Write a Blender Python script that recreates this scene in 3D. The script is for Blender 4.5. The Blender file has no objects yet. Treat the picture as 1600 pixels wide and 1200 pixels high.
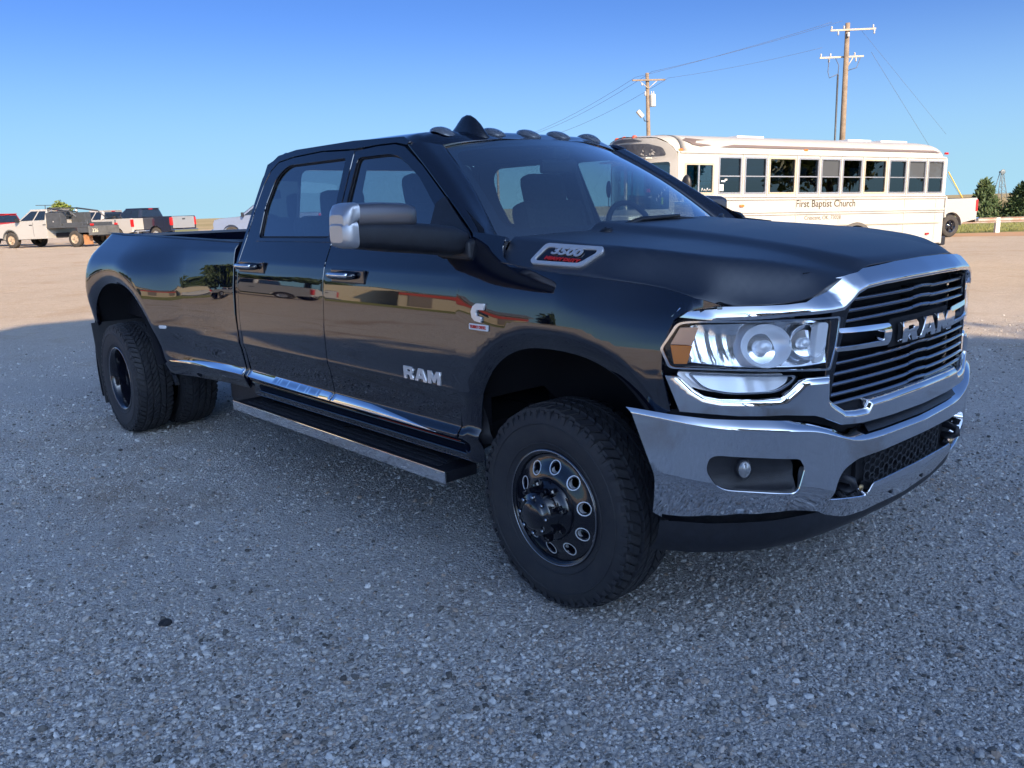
import bpy, bmesh, math, random
import numpy as np
from mathutils import Vector, Matrix, noise
from mathutils.geometry import delaunay_2d_cdt
R = math.radians
random.seed(7); np.random.seed(7)
scene = bpy.context.scene
COL = scene.collection

# ---------------------------------------------------------------- camera, sky, sun, exposure
cam_d = bpy.data.cameras.new('camera'); cam = bpy.data.objects.new('camera', cam_d); COL.objects.link(cam)
PITCH, ROLL, CAM_H = R(-11.879), R(-1.854), 1.567
fw = Vector((0, math.cos(PITCH), math.sin(PITCH))); rt = Vector((1, 0, 0)); up = rt.cross(fw)
rt2 = rt*math.cos(ROLL) + up*math.sin(ROLL); up2 = up*math.cos(ROLL) - rt*math.sin(ROLL)
m = Matrix((rt2, up2, -fw)).transposed().to_4x4(); m.translation = (0, 0, CAM_H)
cam.matrix_world = m
cam_d.sensor_width = 36; cam_d.lens = 1306.99/1600*36; cam_d.clip_start = .05; cam_d.clip_end = 3000
scene.camera = cam

SUN_EL = R(29.0)
sun_dir = Vector((.44, -.90, 0)).normalized()*math.cos(SUN_EL) + Vector((0, 0, math.sin(SUN_EL)))
world = bpy.data.worlds.new('World'); scene.world = world; world.use_nodes = True
nt = world.node_tree; bg = nt.nodes['Background']
sky = nt.nodes.new('ShaderNodeTexSky'); sky.sky_type = 'NISHITA'; sky.sun_disc = False
sky.sun_elevation = SUN_EL; sky.sun_rotation = math.atan2(sun_dir.x, sun_dir.y)
sky.altitude = 400; sky.air_density = .3; sky.dust_density = 4.0; sky.ozone_density = 10.0
# pale clear-day haze low round the whole horizon
tcw = nt.nodes.new('ShaderNodeTexCoord'); sxw = nt.nodes.new('ShaderNodeSeparateXYZ'); nt.links.new(tcw.outputs['Generated'], sxw.inputs[0])
mrw = nt.nodes.new('ShaderNodeMapRange'); mrw.interpolation_type = 'SMOOTHSTEP'; mrw.inputs[1].default_value = -.02; mrw.inputs[2].default_value = .23; mrw.inputs[3].default_value = .92; mrw.inputs[4].default_value = 0
nt.links.new(sxw.outputs[2], mrw.inputs[0]); mxw = nt.nodes.new('ShaderNodeMix'); mxw.data_type = 'RGBA'; mxw.inputs[7].default_value = (1.47, 2.29, 2.95, 1)
nt.links.new(mrw.outputs[0], mxw.inputs[0]); nt.links.new(sky.outputs[0], mxw.inputs[6]); tnt = nt.nodes.new('ShaderNodeMix'); tnt.data_type = 'RGBA'; tnt.blend_type = 'MULTIPLY'; tnt.inputs[0].default_value = 1; tnt.inputs[7].default_value = (.89, .985, .95, 1)
nt.links.new(mxw.outputs[2], tnt.inputs[6]); nt.links.new(tnt.outputs[2], bg.inputs[0]); bg.inputs[1].default_value = .122
sl = bpy.data.lights.new('sun', 'SUN'); sl.energy = 3.3; sl.angle = R(.53); sl.color = (1, .72, .41)
so = bpy.data.objects.new('sun', sl); COL.objects.link(so); so.rotation_euler = sun_dir.to_track_quat('Z', 'Y').to_euler()
so.location = sun_dir*60
vs = scene.view_settings; vs.view_transform = 'Standard'; vs.look = 'None'; vs.exposure = 1.55; vs.gamma = 1; vs.use_curve_mapping = False
scene.render.engine = 'CYCLES'
scene.cycles.max_bounces = 10; scene.cycles.transparent_max_bounces = 16; scene.cycles.glossy_bounces = 6

# ---------------------------------------------------------------- materials
MATS = {}
def pm(name, col, rough=.5, metal=0., spec=.5, ior=1.5, coat=0., coat_ior=1.5, var=0., vscale=8., bump=0., bscale=60., col2=None, alpha=1., trans=0., emis=None, dirt=None):
    if name in MATS: return MATS[name]
    m = bpy.data.materials.new(name); m.use_nodes = True; n = m.node_tree.nodes; l = m.node_tree.links
    b = n['Principled BSDF']
    b.inputs['Base Color'].default_value = (*col, 1); b.inputs['Roughness'].default_value = rough; b.inputs['Metallic'].default_value = metal
    b.inputs['IOR'].default_value = ior; b.inputs['Specular IOR Level'].default_value = spec
    b.inputs['Coat Weight'].default_value = coat; b.inputs['Coat IOR'].default_value = coat_ior; b.inputs['Coat Roughness'].default_value = .02
    b.inputs['Transmission Weight'].default_value = trans; b.inputs['Alpha'].default_value = alpha
    if emis: b.inputs['Emission Color'].default_value = (*emis[:3], 1); b.inputs['Emission Strength'].default_value = emis[3]
    if var or bump or dirt:
        tc = n.new('ShaderNodeTexCoord')
    if var:
        t = n.new('ShaderNodeTexNoise'); t.inputs['Scale'].default_value = vscale; t.inputs['Detail'].default_value = 6; t.inputs['Roughness'].default_value = .65
        l.new(tc.outputs['Object'], t.inputs['Vector'])
        mx = n.new('ShaderNodeMix'); mx.data_type = 'RGBA'
        c2 = col2 or tuple(max(0, c*(1-var)) for c in col)
        mx.inputs[6].default_value = (*col, 1); mx.inputs[7].default_value = (*c2, 1)
        rp = n.new('ShaderNodeMapRange'); rp.inputs[1].default_value = .35; rp.inputs[2].default_value = .7
        l.new(t.outputs[0], rp.inputs[0]); l.new(rp.outputs[0], mx.inputs[0]); l.new(mx.outputs[2], b.inputs['Base Color'])
        rr = n.new('ShaderNodeMapRange'); rr.inputs[3].default_value = max(0, rough-.06); rr.inputs[4].default_value = min(1, rough+.1)
        if rough > .12: l.new(t.outputs[0], rr.inputs[0]); l.new(rr.outputs[0], b.inputs['Roughness'])
    if bump:
        t2 = n.new('ShaderNodeTexNoise'); t2.inputs['Scale'].default_value = bscale; t2.inputs['Detail'].default_value = 4
        l.new(tc.outputs['Object'], t2.inputs['Vector'])
        bp = n.new('ShaderNodeBump'); bp.inputs['Strength'].default_value = bump; bp.inputs['Distance'].default_value = .01
        l.new(t2.outputs[0], bp.inputs['Height']); l.new(bp.outputs[0], b.inputs['Normal'])
    MATS[name] = m
    return m

def glass_mat(name, tint, refl=1.5, extra=0.0, rough=0.0):
    """thin pane: tinted see-through plus fresnel reflection"""
    if name in MATS: return MATS[name]
    m = bpy.data.materials.new(name); m.use_nodes = True; n = m.node_tree.nodes; l = m.node_tree.links
    n.remove(n['Principled BSDF']); out = n['Material Output']
    tr = n.new('ShaderNodeBsdfTransparent'); tr.inputs[0].default_value = (*tint, 1)
    gl = n.new('ShaderNodeBsdfGlossy'); gl.inputs['Roughness'].default_value = rough; gl.inputs[0].default_value = (1, 1, 1, 1)
    fr = n.new('ShaderNodeFresnel'); ge = n.new('ShaderNodeNewGeometry')
    io = n.new('ShaderNodeMix'); io.inputs[2].default_value = refl; io.inputs[3].default_value = 1/refl     # same reflection from either side of the pane
    l.new(ge.outputs['Backfacing'], io.inputs[0]); l.new(io.outputs[0], fr.inputs[0])
    ad = n.new('ShaderNodeMath'); ad.operation = 'ADD'; ad.inputs[1].default_value = extra; ad.use_clamp = True
    mx = n.new('ShaderNodeMixShader')
    l.new(fr.outputs[0], ad.inputs[0]); l.new(ad.outputs[0], mx.inputs[0]); l.new(tr.outputs[0], mx.inputs[1]); l.new(gl.outputs[0], mx.inputs[2])
    l.new(mx.outputs[0], out.inputs[0]); MATS[name] = m
    return m

PAINT = pm('black_car_paint', (.0025, .004, .012), .6, spec=0., coat=1., coat_ior=1.95)
HOODP = pm('satin_black_hood', (.004, .006, .014), .5, spec=0., coat=1., coat_ior=2.2); HOODP.node_tree.nodes['Principled BSDF'].inputs['Coat Roughness'].default_value = .38
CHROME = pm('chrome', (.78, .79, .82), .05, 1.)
TIPM = pm('satin_silver_tip', (.50, .51, .54), .34, .75)
CAPM = pm('satin_mirror_cap', (.20, .19, .20), .3, .7)
CHROME_D = pm('satin_dark_chrome', (.35, .36, .39), .16, 1.)
PLAST = pm('black_plastic', (.016, .018, .026), .42, var=.4, vscale=30, bump=.12, bscale=300)
GLOSSB = pm('gloss_black', (.005, .006, .012), .12, coat=.6, coat_ior=1.6)
RUBBER = pm('tyre_rubber', (.020, .022, .030), .62, var=.35, vscale=14, col2=(.036, .036, .040), bump=.15, bscale=160)
SEAL = pm('rubber_seal', (.006, .007, .012), .6)
VOIDM = pm('dark_cavity', (.004, .005, .010), .9)
CLOTH = pm('seat_cloth', (.035, .042, .055), .85, var=.3, vscale=60)
TINT = glass_mat('tinted_glass', (.46, .56, .62), 1.7, .16)
CLEAR = glass_mat('windscreen_glass', (.74, .90, .88), 1.6, .32)
LENS = glass_mat('lamp_lens_glass', (.93, .95, .97), 1.45, .0)
AMBER = pm('amber_lens', (.75, .22, .03), .25, coat=.8)
AMBER_T = pm('amber_pale', (.80, .42, .25), .3, coat=.8)
RED = pm('red_lens', (.45, .010, .012), .2, coat=.8)
REDTXT = pm('red_enamel', (.55, .02, .02), .35)
WHITE = pm('white_plastic', (.75, .76, .78), .35)
SILVER = pm('silver_badge', (.74, .75, .78), .3, .6)
MACH = pm('machined_edge', (.86, .87, .90), .35, .6)
DIFF = pm('lamp_diffuser', (.78, .79, .82), .25, coat=.9)
REFL = pm('lamp_reflector', (.90, .91, .94), .32, .45)

# ---------------------------------------------------------------- object helpers
def link(o, parent=None):
    COL.objects.link(o)
    if parent is not None: o.parent = parent
    return o
def mesh_obj(name, verts, faces, mat, parent=None, smooth=False, normals=None):
    me = bpy.data.meshes.new(name); me.from_pydata([tuple(v) for v in verts], [], [tuple(int(i) for i in f) for f in faces])
    if mat is not None: me.materials.append(mat)
    if smooth: me.polygons.foreach_set('use_smooth', [True]*len(me.polygons))
    if normals is not None: me.normals_split_custom_set_from_vertices([tuple(v) for v in normals])
    me.update()
    return link(bpy.data.objects.new(name, me), parent)
def empty(name, loc, rz=0., label=None, cat=None, group=None):
    o = bpy.data.objects.new(name, None); o.location = loc; o.rotation_euler = (0, 0, rz); o.empty_display_size = .3
    COL.objects.link(o); tag(o, label, cat, group); return o
def tag(o, label=None, cat=None, group=None, kind=None):
    if label: o['label'] = label
    if cat: o['category'] = cat
    if group: o['group'] = group
    if kind: o['kind'] = kind
    return o
def copy_tree(o, parent=None):
    c = o.copy(); COL.objects.link(c)
    if parent is not None: c.parent = parent
    for ch in list(o.children): copy_tree(ch, c)
    return c

class MB:
    """collects simple solids and links them as one mesh"""
    def __init__(s): s.v = []; s.f = []; s.sm = []
    def add(s, vs, fs, smooth=False):
        o = len(s.v); s.v += [tuple(v) for v in vs]; s.f += [tuple(i+o for i in f) for f in fs]; s.sm += [smooth]*len(fs); return s
    def box(s, c, d, rot=None, bev=0.):
        hx, hy, hz = d[0]/2, d[1]/2, d[2]/2
        if bev:
            bm = bmesh.new(); bmesh.ops.create_cube(bm, size=1.); 
            for v in bm.verts: v.co = Vector((v.co.x*d[0], v.co.y*d[1], v.co.z*d[2]))
            bmesh.ops.bevel(bm, geom=bm.edges[:], offset=min(bev, .45*min(d)), segments=2, affect='EDGES', profile=.6)
            vs = [v.co.copy() for v in bm.verts]; bm.verts.index_update(); fs = [[v.index for v in f.verts] for f in bm.faces]; bm.free()
        else:
            vs = [Vector((x, y, z)) for x in (-hx, hx) for y in (-hy, hy) for z in (-hz, hz)]
            fs = [(0, 1, 3, 2), (4, 6, 7, 5), (0, 4, 5, 1), (2, 3, 7, 6), (0, 2, 6, 4), (1, 5, 7, 3)]
        if rot is not None: vs = [rot @ v for v in vs]
        c = Vector(c); return s.add([v+c for v in vs], fs)
    def hexa(s, p):      # 8 corners: bottom 4 ccw then top 4 ccw
        return s.add(p, [(3, 2, 1, 0), (4, 5, 6, 7), (0, 1, 5, 4), (1, 2, 6, 5), (2, 3, 7, 6), (3, 0, 4, 7)])
    def tube(s, pts, r, n=8, cap=True, closed=False):
        pts = [Vector(p) for p in pts]; N = len(pts); rr = r if isinstance(r, (list, tuple)) else [r]*N
        vs = []; ref = None
        for i, p in enumerate(pts):
            if closed: t = pts[(i+1) % N]-pts[i-1]
            else: t = pts[min(i+1, N-1)]-pts[max(i-1, 0)]
            t.normalize()
            if ref is None: ref = Vector((0, 0, 1)) if abs(t.z) < .9 else Vector((1, 0, 0))
            a = (ref-t*ref.dot(t)).normalized(); b = t.cross(a); ref = a
            vs += [p+(a*math.cos(2*math.pi*k/n)+b*math.sin(2*math.pi*k/n))*rr[i] for k in range(n)]
        fs = []
        M = N if closed else N-1
        for i in range(M):
            j = (i+1) % N
            fs += [(i*n+k, i*n+(k+1) % n, j*n+(k+1) % n, j*n+k) for k in range(n)]
        if cap and not closed: fs += [tuple(range(n-1, -1, -1)), tuple((N-1)*n+k for k in range(n))]
        return s.add(vs, fs, True)
    def lathe(s, prof, c=(0, 0, 0), axis='y', n=32, smooth=True, a0=0., a1=None):
        """prof: (radius, offset along axis)"""
        c = Vector(c); full = a1 is None; a1 = a0+2*math.pi if full else a1
        M = n if full else n+1; vs = []
        for k in range(M):
            a = a0+(a1-a0)*k/n; ca, sa = math.cos(a), math.sin(a)
            for r, h in prof:
                if axis == 'y': vs.append(c+Vector((r*ca, h, r*sa)))
                elif axis == 'x': vs.append(c+Vector((h, r*ca, r*sa)))
                else: vs.append(c+Vector((r*ca, r*sa, h)))
        P = len(prof); fs = []
        for k in range(n):
            k2 = (k+1) % M
            for i in range(P-1): fs.append((k*P+i, k*P+i+1, k2*P+i+1, k2*P+i))
        return s.add(vs, fs, smooth)
    def prism(s, poly, h0, h1, plane='xz'):
        """extrude a 2D polygon; plane says which two axes it lies in"""
        n = len(poly)
        def P(u, v, h): return {'xz': (u, h, v), 'yz': (h, u, v), 'xy': (u, v, h)}[plane]
        vs = [P(u, v, h0) for u, v in poly]+[P(u, v, h1) for u, v in poly]
        fs = [tuple(range(n)), tuple(range(2*n-1, n-1, -1))]+[(i, i+n, (i+1) % n+n, (i+1) % n) for i in range(n)]
        return s.add(vs, fs)
    def build(s, name, mat, parent=None, bevel=0., smooth=None, fix=True):
        me = bpy.data.meshes.new(name); me.from_pydata(s.v, [], s.f)
        sm = s.sm if smooth is None else [smooth]*len(s.f)
        me.polygons.foreach_set('use_smooth', sm)
        if mat is not None: me.materials.append(mat)
        if fix:
            bm = bmesh.new(); bm.from_mesh(me); bmesh.ops.recalc_face_normals(bm, faces=bm.faces[:]); bm.to_mesh(me); bm.free()
        me.update()
        o = link(bpy.data.objects.new(name, me), parent)
        if bevel:
            b = o.modifiers.new('bevel', 'BEVEL'); b.width = bevel; b.segments = 2; b.limit_method = 'ANGLE'; b.angle_limit = R(40)
        return o

# ---------------------------------------------------------------- curved panels
def densify(loop, g):
    out = []
    n = len(loop)
    for i in range(n):
        a = np.array(loop[i], float); b = np.array(loop[(i+1) % n], float)
        k = max(1, int(np.ceil(np.linalg.norm(b-a)/g)))
        for j in range(k): out.append(tuple(a+(b-a)*j/k))
    return out
def rounded(pts, r, seg=5):
    """fillet the corners of a closed polygon; r is one radius or one per corner"""
    n = len(pts); rs = r if isinstance(r, (list, tuple)) else [r]*n; out = []
    for i in range(n):
        p = np.array(pts[i], float); a = np.array(pts[i-1], float)-p; b = np.array(pts[(i+1) % n], float)-p
        la, lb = np.linalg.norm(a), np.linalg.norm(b)
        d = min(rs[i], .45*la, .45*lb)
        if d < 1e-4: out.append(tuple(p)); continue
        A = p+a/la*d; B = p+b/lb*d
        for k in range(seg+1):
            t = k/seg; out.append(tuple((1-t)**2*A+2*t*(1-t)*p+t*t*B))
    return out
def inside(P, loop):
    x, y = P[:, 0], P[:, 1]; L = np.array(loop); n = len(L); r = np.zeros(len(P), bool)
    j = n-1
    for i in range(n):
        xi, yi = L[i]; xj, yj = L[j]
        c = ((yi > y) != (yj > y))
        with np.errstate(divide='ignore', invalid='ignore'):
            xc = (xj-xi)*(y-yi)/(yj-yi)+xi
        r ^= c & (x < xc); j = i
    return r
def seg_dist(P, loop):
    L = np.array(loop); d = np.full(len(P), 1e9)
    for i in range(len(L)):
        a = L[i]; b = L[(i+1) % len(L)]; ab = b-a; q = ab@ab
        t = np.clip(((P-a)@ab)/(q if q > 1e-12 else 1), 0, 1)
        d = np.minimum(d, np.linalg.norm(P-(a+t[:, None]*ab), axis=1))
    return d
def patch(name, outer, fn, mat, parent=None, holes=(), g=.05, depth=.012, out=(0, -1, 0), bg_=None, rim_tilt=.6, vrows=(), offs=(), ne=1e-3):
    """a curved sheet: outline in (u, v), lifted by fn(u, v), with edges turned inward by depth"""
    gb = bg_ or g
    loops = [densify(outer, gb)]+[densify(h, gb) for h in holes]
    pts = []; edges = []
    for lp in loops:
        o = len(pts); pts += lp; edges += [(o+i, o+(i+1) % len(lp)) for i in range(len(lp))]
    L0 = np.array(loops[0]); mn, mx_ = L0.min(0), L0.max(0)
    U, V = np.meshgrid(np.arange(mn[0]+g*.5, mx_[0], g), np.arange(mn[1]+g*.5, mx_[1], g)); G = np.stack([U.ravel(), V.ravel()], 1)
    rows = []
    for v in vrows:
        us = np.arange(mn[0]+g*.5, mx_[0], g); rows.append(np.stack([us, np.full(len(us), v)], 1))
    if rows:
        gv = G[:, 1]; keep = np.min(np.abs(gv[:, None]-np.array(vrows)[None]), axis=1) > .35*g
        rows = np.concatenate(rows); G = np.concatenate([G[keep], rows]); gmin = .004
    else: gmin = .4*g
    for od in offs:
        L1 = np.array(loops[0]); T = np.roll(L1, -1, 0)-np.roll(L1, 1, 0); T /= np.maximum(np.linalg.norm(T, axis=1), 1e-9)[:, None]
        ar = np.sum(L1[:, 0]*np.roll(L1[:, 1], -1)-np.roll(L1[:, 0], -1)*L1[:, 1])
        Nn = np.stack([-T[:, 1], T[:, 0]], 1)*(1 if ar > 0 else -1)
        Q = L1+Nn*od; k = inside(Q, loops[0])
        Q = Q[k]; Q = Q[seg_dist(Q, loops[0]) > .9*od]
        kk = seg_dist(G, loops[0]) > max(offs)+.3*g if od == offs[0] else np.ones(len(G), bool)
        G = np.concatenate([G[kk], Q]); gmin = .002
    if len(G):
        k = inside(G, loops[0])
        for h in loops[1:]: k &= ~inside(G, h)
        G = G[k]
        if len(G):
            d = np.min([seg_dist(G, lp) for lp in loops], axis=0); G = G[d > gmin]
            pts = pts+[tuple(q) for q in G]
    vs, es, fs, ov, oe, of = delaunay_2d_cdt([Vector(q) for q in pts], edges, [], 0, 1e-6)
    P = np.array([(v.x, v.y) for v in vs]); fs = np.array([f for f in fs if len(f) == 3])
    cen = P[fs].mean(1); k = inside(cen, loops[0])
    for h in loops[1:]: k &= ~inside(cen, h)
    fs = fs[k]
    e = ne
    def nrm(P):
        a = fn(P[:, 0]+e, P[:, 1])-fn(P[:, 0]-e, P[:, 1]); b = fn(P[:, 0], P[:, 1]+e)-fn(P[:, 0], P[:, 1]-e)
        n = np.cross(a, b); return n/np.maximum(np.linalg.norm(n, axis=1), 1e-12)[:, None]
    X = fn(P[:, 0], P[:, 1]); N = nrm(P)
    sgn = 1. if (N.mean(0)@np.array(out, float)) > 0 else -1.
    N = N*sgn
    fl = [tuple(f) if sgn > 0 else tuple(f[::-1]) for f in fs]
    # CDT faces are counter-clockwise in (u, v); check against N
    t = X[fs[:, 1]]-X[fs[:, 0]]; t2 = X[fs[:, 2]]-X[fs[:, 0]]; dd = np.einsum('ij,ij->i', np.cross(t, t2), N[fs].mean(1))
    fl = [tuple(f) if q > 0 else tuple(f[::-1]) for f, q in zip(fs, dd)]
    V_ = [tuple(x) for x in X]; NN = [tuple(n) for n in N]
    if depth:
        for li, lp in enumerate(loops):
            Q = np.array(lp); Xq = fn(Q[:, 0], Q[:, 1]); Nq = nrm(Q)*sgn
            T = np.roll(Xq, -1, 0)-np.roll(Xq, 1, 0); T /= np.maximum(np.linalg.norm(T, axis=1), 1e-9)[:, None]
            O = np.cross(T, Nq)
            area = .5*np.sum(Q[:, 0]*np.roll(Q[:, 1], -1)-np.roll(Q[:, 0], -1)*Q[:, 1])
            ccw = area > 0
            O = O*(1 if ccw else -1)*sgn*(1 if li == 0 else -1)
            rn = O+rim_tilt*Nq; rn /= np.linalg.norm(rn, axis=1)[:, None]
            b = .003 if depth > .006 else depth*.4
            r1 = Xq-Nq*b+O*b*.35; r2 = Xq-Nq*depth
            o = len(V_); n = len(lp)
            V_ += [tuple(x) for x in Xq]+[tuple(x) for x in r1]+[tuple(x) for x in r1]+[tuple(x) for x in r2]
            NN += [tuple(x) for x in rn]*1+[tuple(x) for x in rn]+[tuple(x) for x in O]+[tuple(x) for x in O]
            rev = ((1 if ccw else -1)*sgn*(1 if li == 0 else -1)) > 0
            for a0 in (0, 2*n):
                for i in range(n):
                    j = (i+1) % n; q = (o+a0+i, o+a0+j, o+a0+n+j, o+a0+n+i)
                    fl.append(q[::-1] if rev else q)
    return mesh_obj(name, V_, fl, mat, parent, True, NN)
def table(zs, ys, sig=.012, lo=0., hi=2.2):
    """smoothed lookup through control points"""
    o = np.argsort(zs); zs = np.array(zs, float)[o]; ys = np.array(ys, float)[o]
    g = np.arange(lo, hi, .002); y = np.interp(g, zs, ys)
    k = int(4*sig/.002); w = np.exp(-.5*(np.arange(-k, k+1)*.002/sig)**2); w /= w.sum()
    y = np.convolve(np.pad(y, k, mode='edge'), w, 'valid')
    return lambda z: np.interp(z, g, y)
def sst(t): t = np.clip(t, 0, 1); return t*t*(3-2*t)
def loft(name, rows, mat, parent=None, out=None, nu=3, nv=3, smooth=True):
    """surface through a grid of points, refined with Catmull-Rom splines"""
    A = np.array(rows, float)
    def cr(A, k):
        n = len(A); 
        if n < 2 or k < 2: return A
        P = np.concatenate([[2*A[0]-A[1]], A, [2*A[-1]-A[-2]]]); o = []
        for i in range(n-1):
            p0, p1, p2, p3 = P[i:i+4]
            for j in range(k):
                t = j/k; o.append(.5*(2*p1+(p2-p0)*t+(2*p0-5*p1+4*p2-p3)*t*t+(3*p1-p0-3*p2+p3)*t**3))
        o.append(A[-1]); return np.array(o)
    A = cr(A, nu); A = cr(A.transpose(1, 0, 2), nv).transpose(1, 0, 2)
    a, b = A.shape[:2]; V = A.reshape(-1, 3)
    F = [(i*b+j, i*b+j+1, (i+1)*b+j+1, (i+1)*b+j) for i in range(a-1) for j in range(b-1)]
    if out is not None:
        c = F[len(F)//2]; n = np.cross(V[c[1]]-V[c[0]], V[c[3]]-V[c[0]])
        if n@np.array(out, float) < 0: F = [f[::-1] for f in F]
    return mesh_obj(name, V, F, mat, parent, smooth)

def text_mesh(name, s, size, mat, parent, loc, xdir, ydir, depth=.004, sx=1., align='CENTER', bevel=0., shear=0., offset=0.):
    """flat lettering turned into a mesh"""
    cu = bpy.data.curves.new(name, 'FONT'); cu.body = s; cu.size = size; cu.extrude = depth; cu.align_x = align; cu.align_y = 'CENTER'
    cu.bevel_depth = bevel; cu.shear = shear; cu.resolution_u = 3; cu.offset = offset
    o = bpy.data.objects.new(name, cu); COL.objects.link(o)
    dg = bpy.context.evaluated_depsgraph_get(); me = bpy.data.meshes.new_from_object(o.evaluated_get(dg)); me.name = name
    bpy.data.objects.remove(o); bpy.data.curves.remove(cu)
    X = Vector(xdir).normalized(); Y = Vector(ydir); Y = (Y-X*Y.dot(X)).normalized(); Z = X.cross(Y)
    M = Matrix((X*sx, Y, Z)).transposed().to_4x4(); M.translation = Vector(loc)
    me.transform(M); me.materials.clear(); me.materials.append(mat)
    return link(bpy.data.objects.new(name, me), parent)
# ================================================================ ground
def gz(x, y):
    x = np.asarray(x, float); y = np.asarray(y, float)
    l = .26*sst((y-24)/19)*sst((-x-1)/10)
    r = -.75*sst((y-45)/11)*sst((x-8)/8)
    return l+r
def gzf(x, y): return float(gz(x, y))
def grid_axis(lo, hi, steps):
    out = []; v = lo
    for b, s in steps:
        while v < b-1e-6: out.append(v); v += s
    out.append(hi); return np.array(out)
gx = grid_axis(-900, 900, [(-100, 80), (-40, 5), (-10, 2.5), (10, 1.), (40, 2.5), (100, 5), (900, 80)])
gy = grid_axis(-300, 1600, [(-60, 40), (-8, 4), (10, 1.), (60, 2.), (120, 6), (1600, 120)])
XX, YY = np.meshgrid(gx, gy); ZZ = gz(XX, YY)
nv = len(gx); F = [(j*nv+i, j*nv+i+1, (j+1)*nv+i+1, (j+1)*nv+i) for j in range(len(gy)-1) for i in range(nv-1)]
def gravel_mat():
    m = bpy.data.materials.new('gravel'); m.use_nodes = True; n = m.node_tree.nodes; l = m.node_tree.links; b = n['Principled BSDF']
    tc = n.new('ShaderNodeTexCoord'); V = tc.outputs['Object']
    def noi(sc, det=5, ro=.6):
        t = n.new('ShaderNodeTexNoise'); t.inputs['Scale'].default_value = sc; t.inputs['Detail'].default_value = det; t.inputs['Roughness'].default_value = ro; l.new(V, t.inputs['Vector']); return t.outputs[0]
    def vor(sc):
        t = n.new('ShaderNodeTexVoronoi'); t.inputs['Scale'].default_value = sc; l.new(V, t.inputs['Vector']); return t
    def mrange(x, a, b_, c=0., d=1.):
        q = n.new('ShaderNodeMapRange'); q.inputs[1].default_value = a; q.inputs[2].default_value = b_; q.inputs[3].default_value = c; q.inputs[4].default_value = d; l.new(x, q.inputs[0]); return q.outputs[0]
    def mix(f, a, c, ty='MIX'):
        q = n.new('ShaderNodeMix'); q.data_type = 'RGBA'; q.blend_type = ty
        if isinstance(f, float): q.inputs[0].default_value = f
        else: l.new(f, q.inputs[0])
        for k, s in ((6, a), (7, c)):
            if isinstance(s, tuple): q.inputs[k].default_value = (*s, 1)
            else: l.new(s, q.inputs[k])
        return q.outputs[2]
    v1 = vor(150.); v2 = vor(72.)
    def ramp(fac, pts):
        r = n.new('ShaderNodeValToRGB'); e = r.color_ramp.elements; e[0].position, e[0].color = pts[0][0], (*pts[0][1], 1); e[1].position, e[1].color = pts[-1][0], (*pts[-1][1], 1)
        for p, c in pts[1:-1]: k = e.new(p); k.color = (*c, 1)
        l.new(fac, r.inputs[0]); return r.outputs[0]
    pts = [(0, (.28, .265, .25)), (.3, (.45, .43, .415)), (.6, (.59, .575, .56)), (.85, (.70, .69, .675)), (.95, (.50, .41, .33)), (1, (.80, .795, .785))]
    def cellc(v):
        s = n.new('ShaderNodeSeparateColor'); l.new(v.outputs['Color'], s.inputs[0]); return s.outputs[0]
    c1 = ramp(cellc(v1), pts); c2 = ramp(cellc(v2), pts)
    big = mrange(noi(1.1, 4), .42, .60)
    col = mix(mrange(noi(6.), .45, .58), c1, c2)
    # fines between the stones, packed along the wheel tracks
    fine = mix(mrange(noi(26., 6), .3, .7), (.44, .415, .39), (.57, .545, .52))
    mpn = n.new('ShaderNodeMapping'); mpn.inputs['Scale'].default_value = (.22, 1., 1.); mpn.inputs['Rotation'].default_value = (0, 0, R(9)); l.new(V, mpn.inputs['Vector'])
    tk = n.new('ShaderNodeTexNoise'); tk.inputs['Scale'].default_value = .85; tk.inputs['Detail'].default_value = 5; l.new(mpn.outputs[0], tk.inputs['Vector'])
    packed = mrange(tk.outputs[0], .46, .58)
    col = mix(mrange(noi(3.2, 6), .50, .64, 0., .75), col, fine)
    col = mix(packed, col, mix(.8, col, fine))
    # reddish-brown earth showing through here and there
    col = mix(mrange(noi(.55, 7, .66), .53, .68, 0., .8), col, (.33, .25, .185))
    # farther off: dusty lot, sun warmth put into its tan colour, then dry pasture
    sx = n.new('ShaderNodeSeparateXYZ'); l.new(V, sx.inputs[0])
    far = mrange(sx.outputs[1], 5.5, 15.)
    lit_dust = mix(mrange(noi(.35, 7, .62), .4, .65), (.48, .39, .29), (.41, .325, .235))
    lit_dust = mix(mrange(noi(9., 7, .75), .42, .60, .0, .6), lit_dust, (.30, .245, .18))
    lit_dust = mix(mrange(noi(26., 4, .8), .52, .66, .0, .7), lit_dust, (.60, .52, .42))
    lit_dust = mix(mrange(noi(1.6, 6, .7), .50, .66, .0, .6), lit_dust, (.36, .27, .19))
    col = mix(far, col, mix(.75, col, lit_dust))
    fld = mix(mrange(noi(.03, 6), .4, .6), (.24, .21, .10), (.36, .29, .17))
    yy = n.new('ShaderNodeMath'); yy.operation = 'ADD'; l.new(sx.outputs[1], yy.inputs[0]); q = mrange(noi(.05, 5), 0, 1, -30., 30.); l.new(q, yy.inputs[1])
    col = mix(mrange(yy.outputs[0], 84., 96.), col, fld)
    l.new(col, b.inputs['Base Color']); b.inputs['Roughness'].default_value = .88; b.inputs['Specular IOR Level'].default_value = .25
    # relief
    h1 = mrange(v1.outputs['Distance'], 0, .75, 1, 0); h2 = mrange(v2.outputs['Distance'], 0, .75, 1, 0)
    def mth(op, a, c):
        q = n.new('ShaderNodeMath'); q.operation = op
        for k, s in ((0, a), (1, c)):
            if isinstance(s, float): q.inputs[k].default_value = s
            else: l.new(s, q.inputs[k])
        return q.outputs[0]
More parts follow.
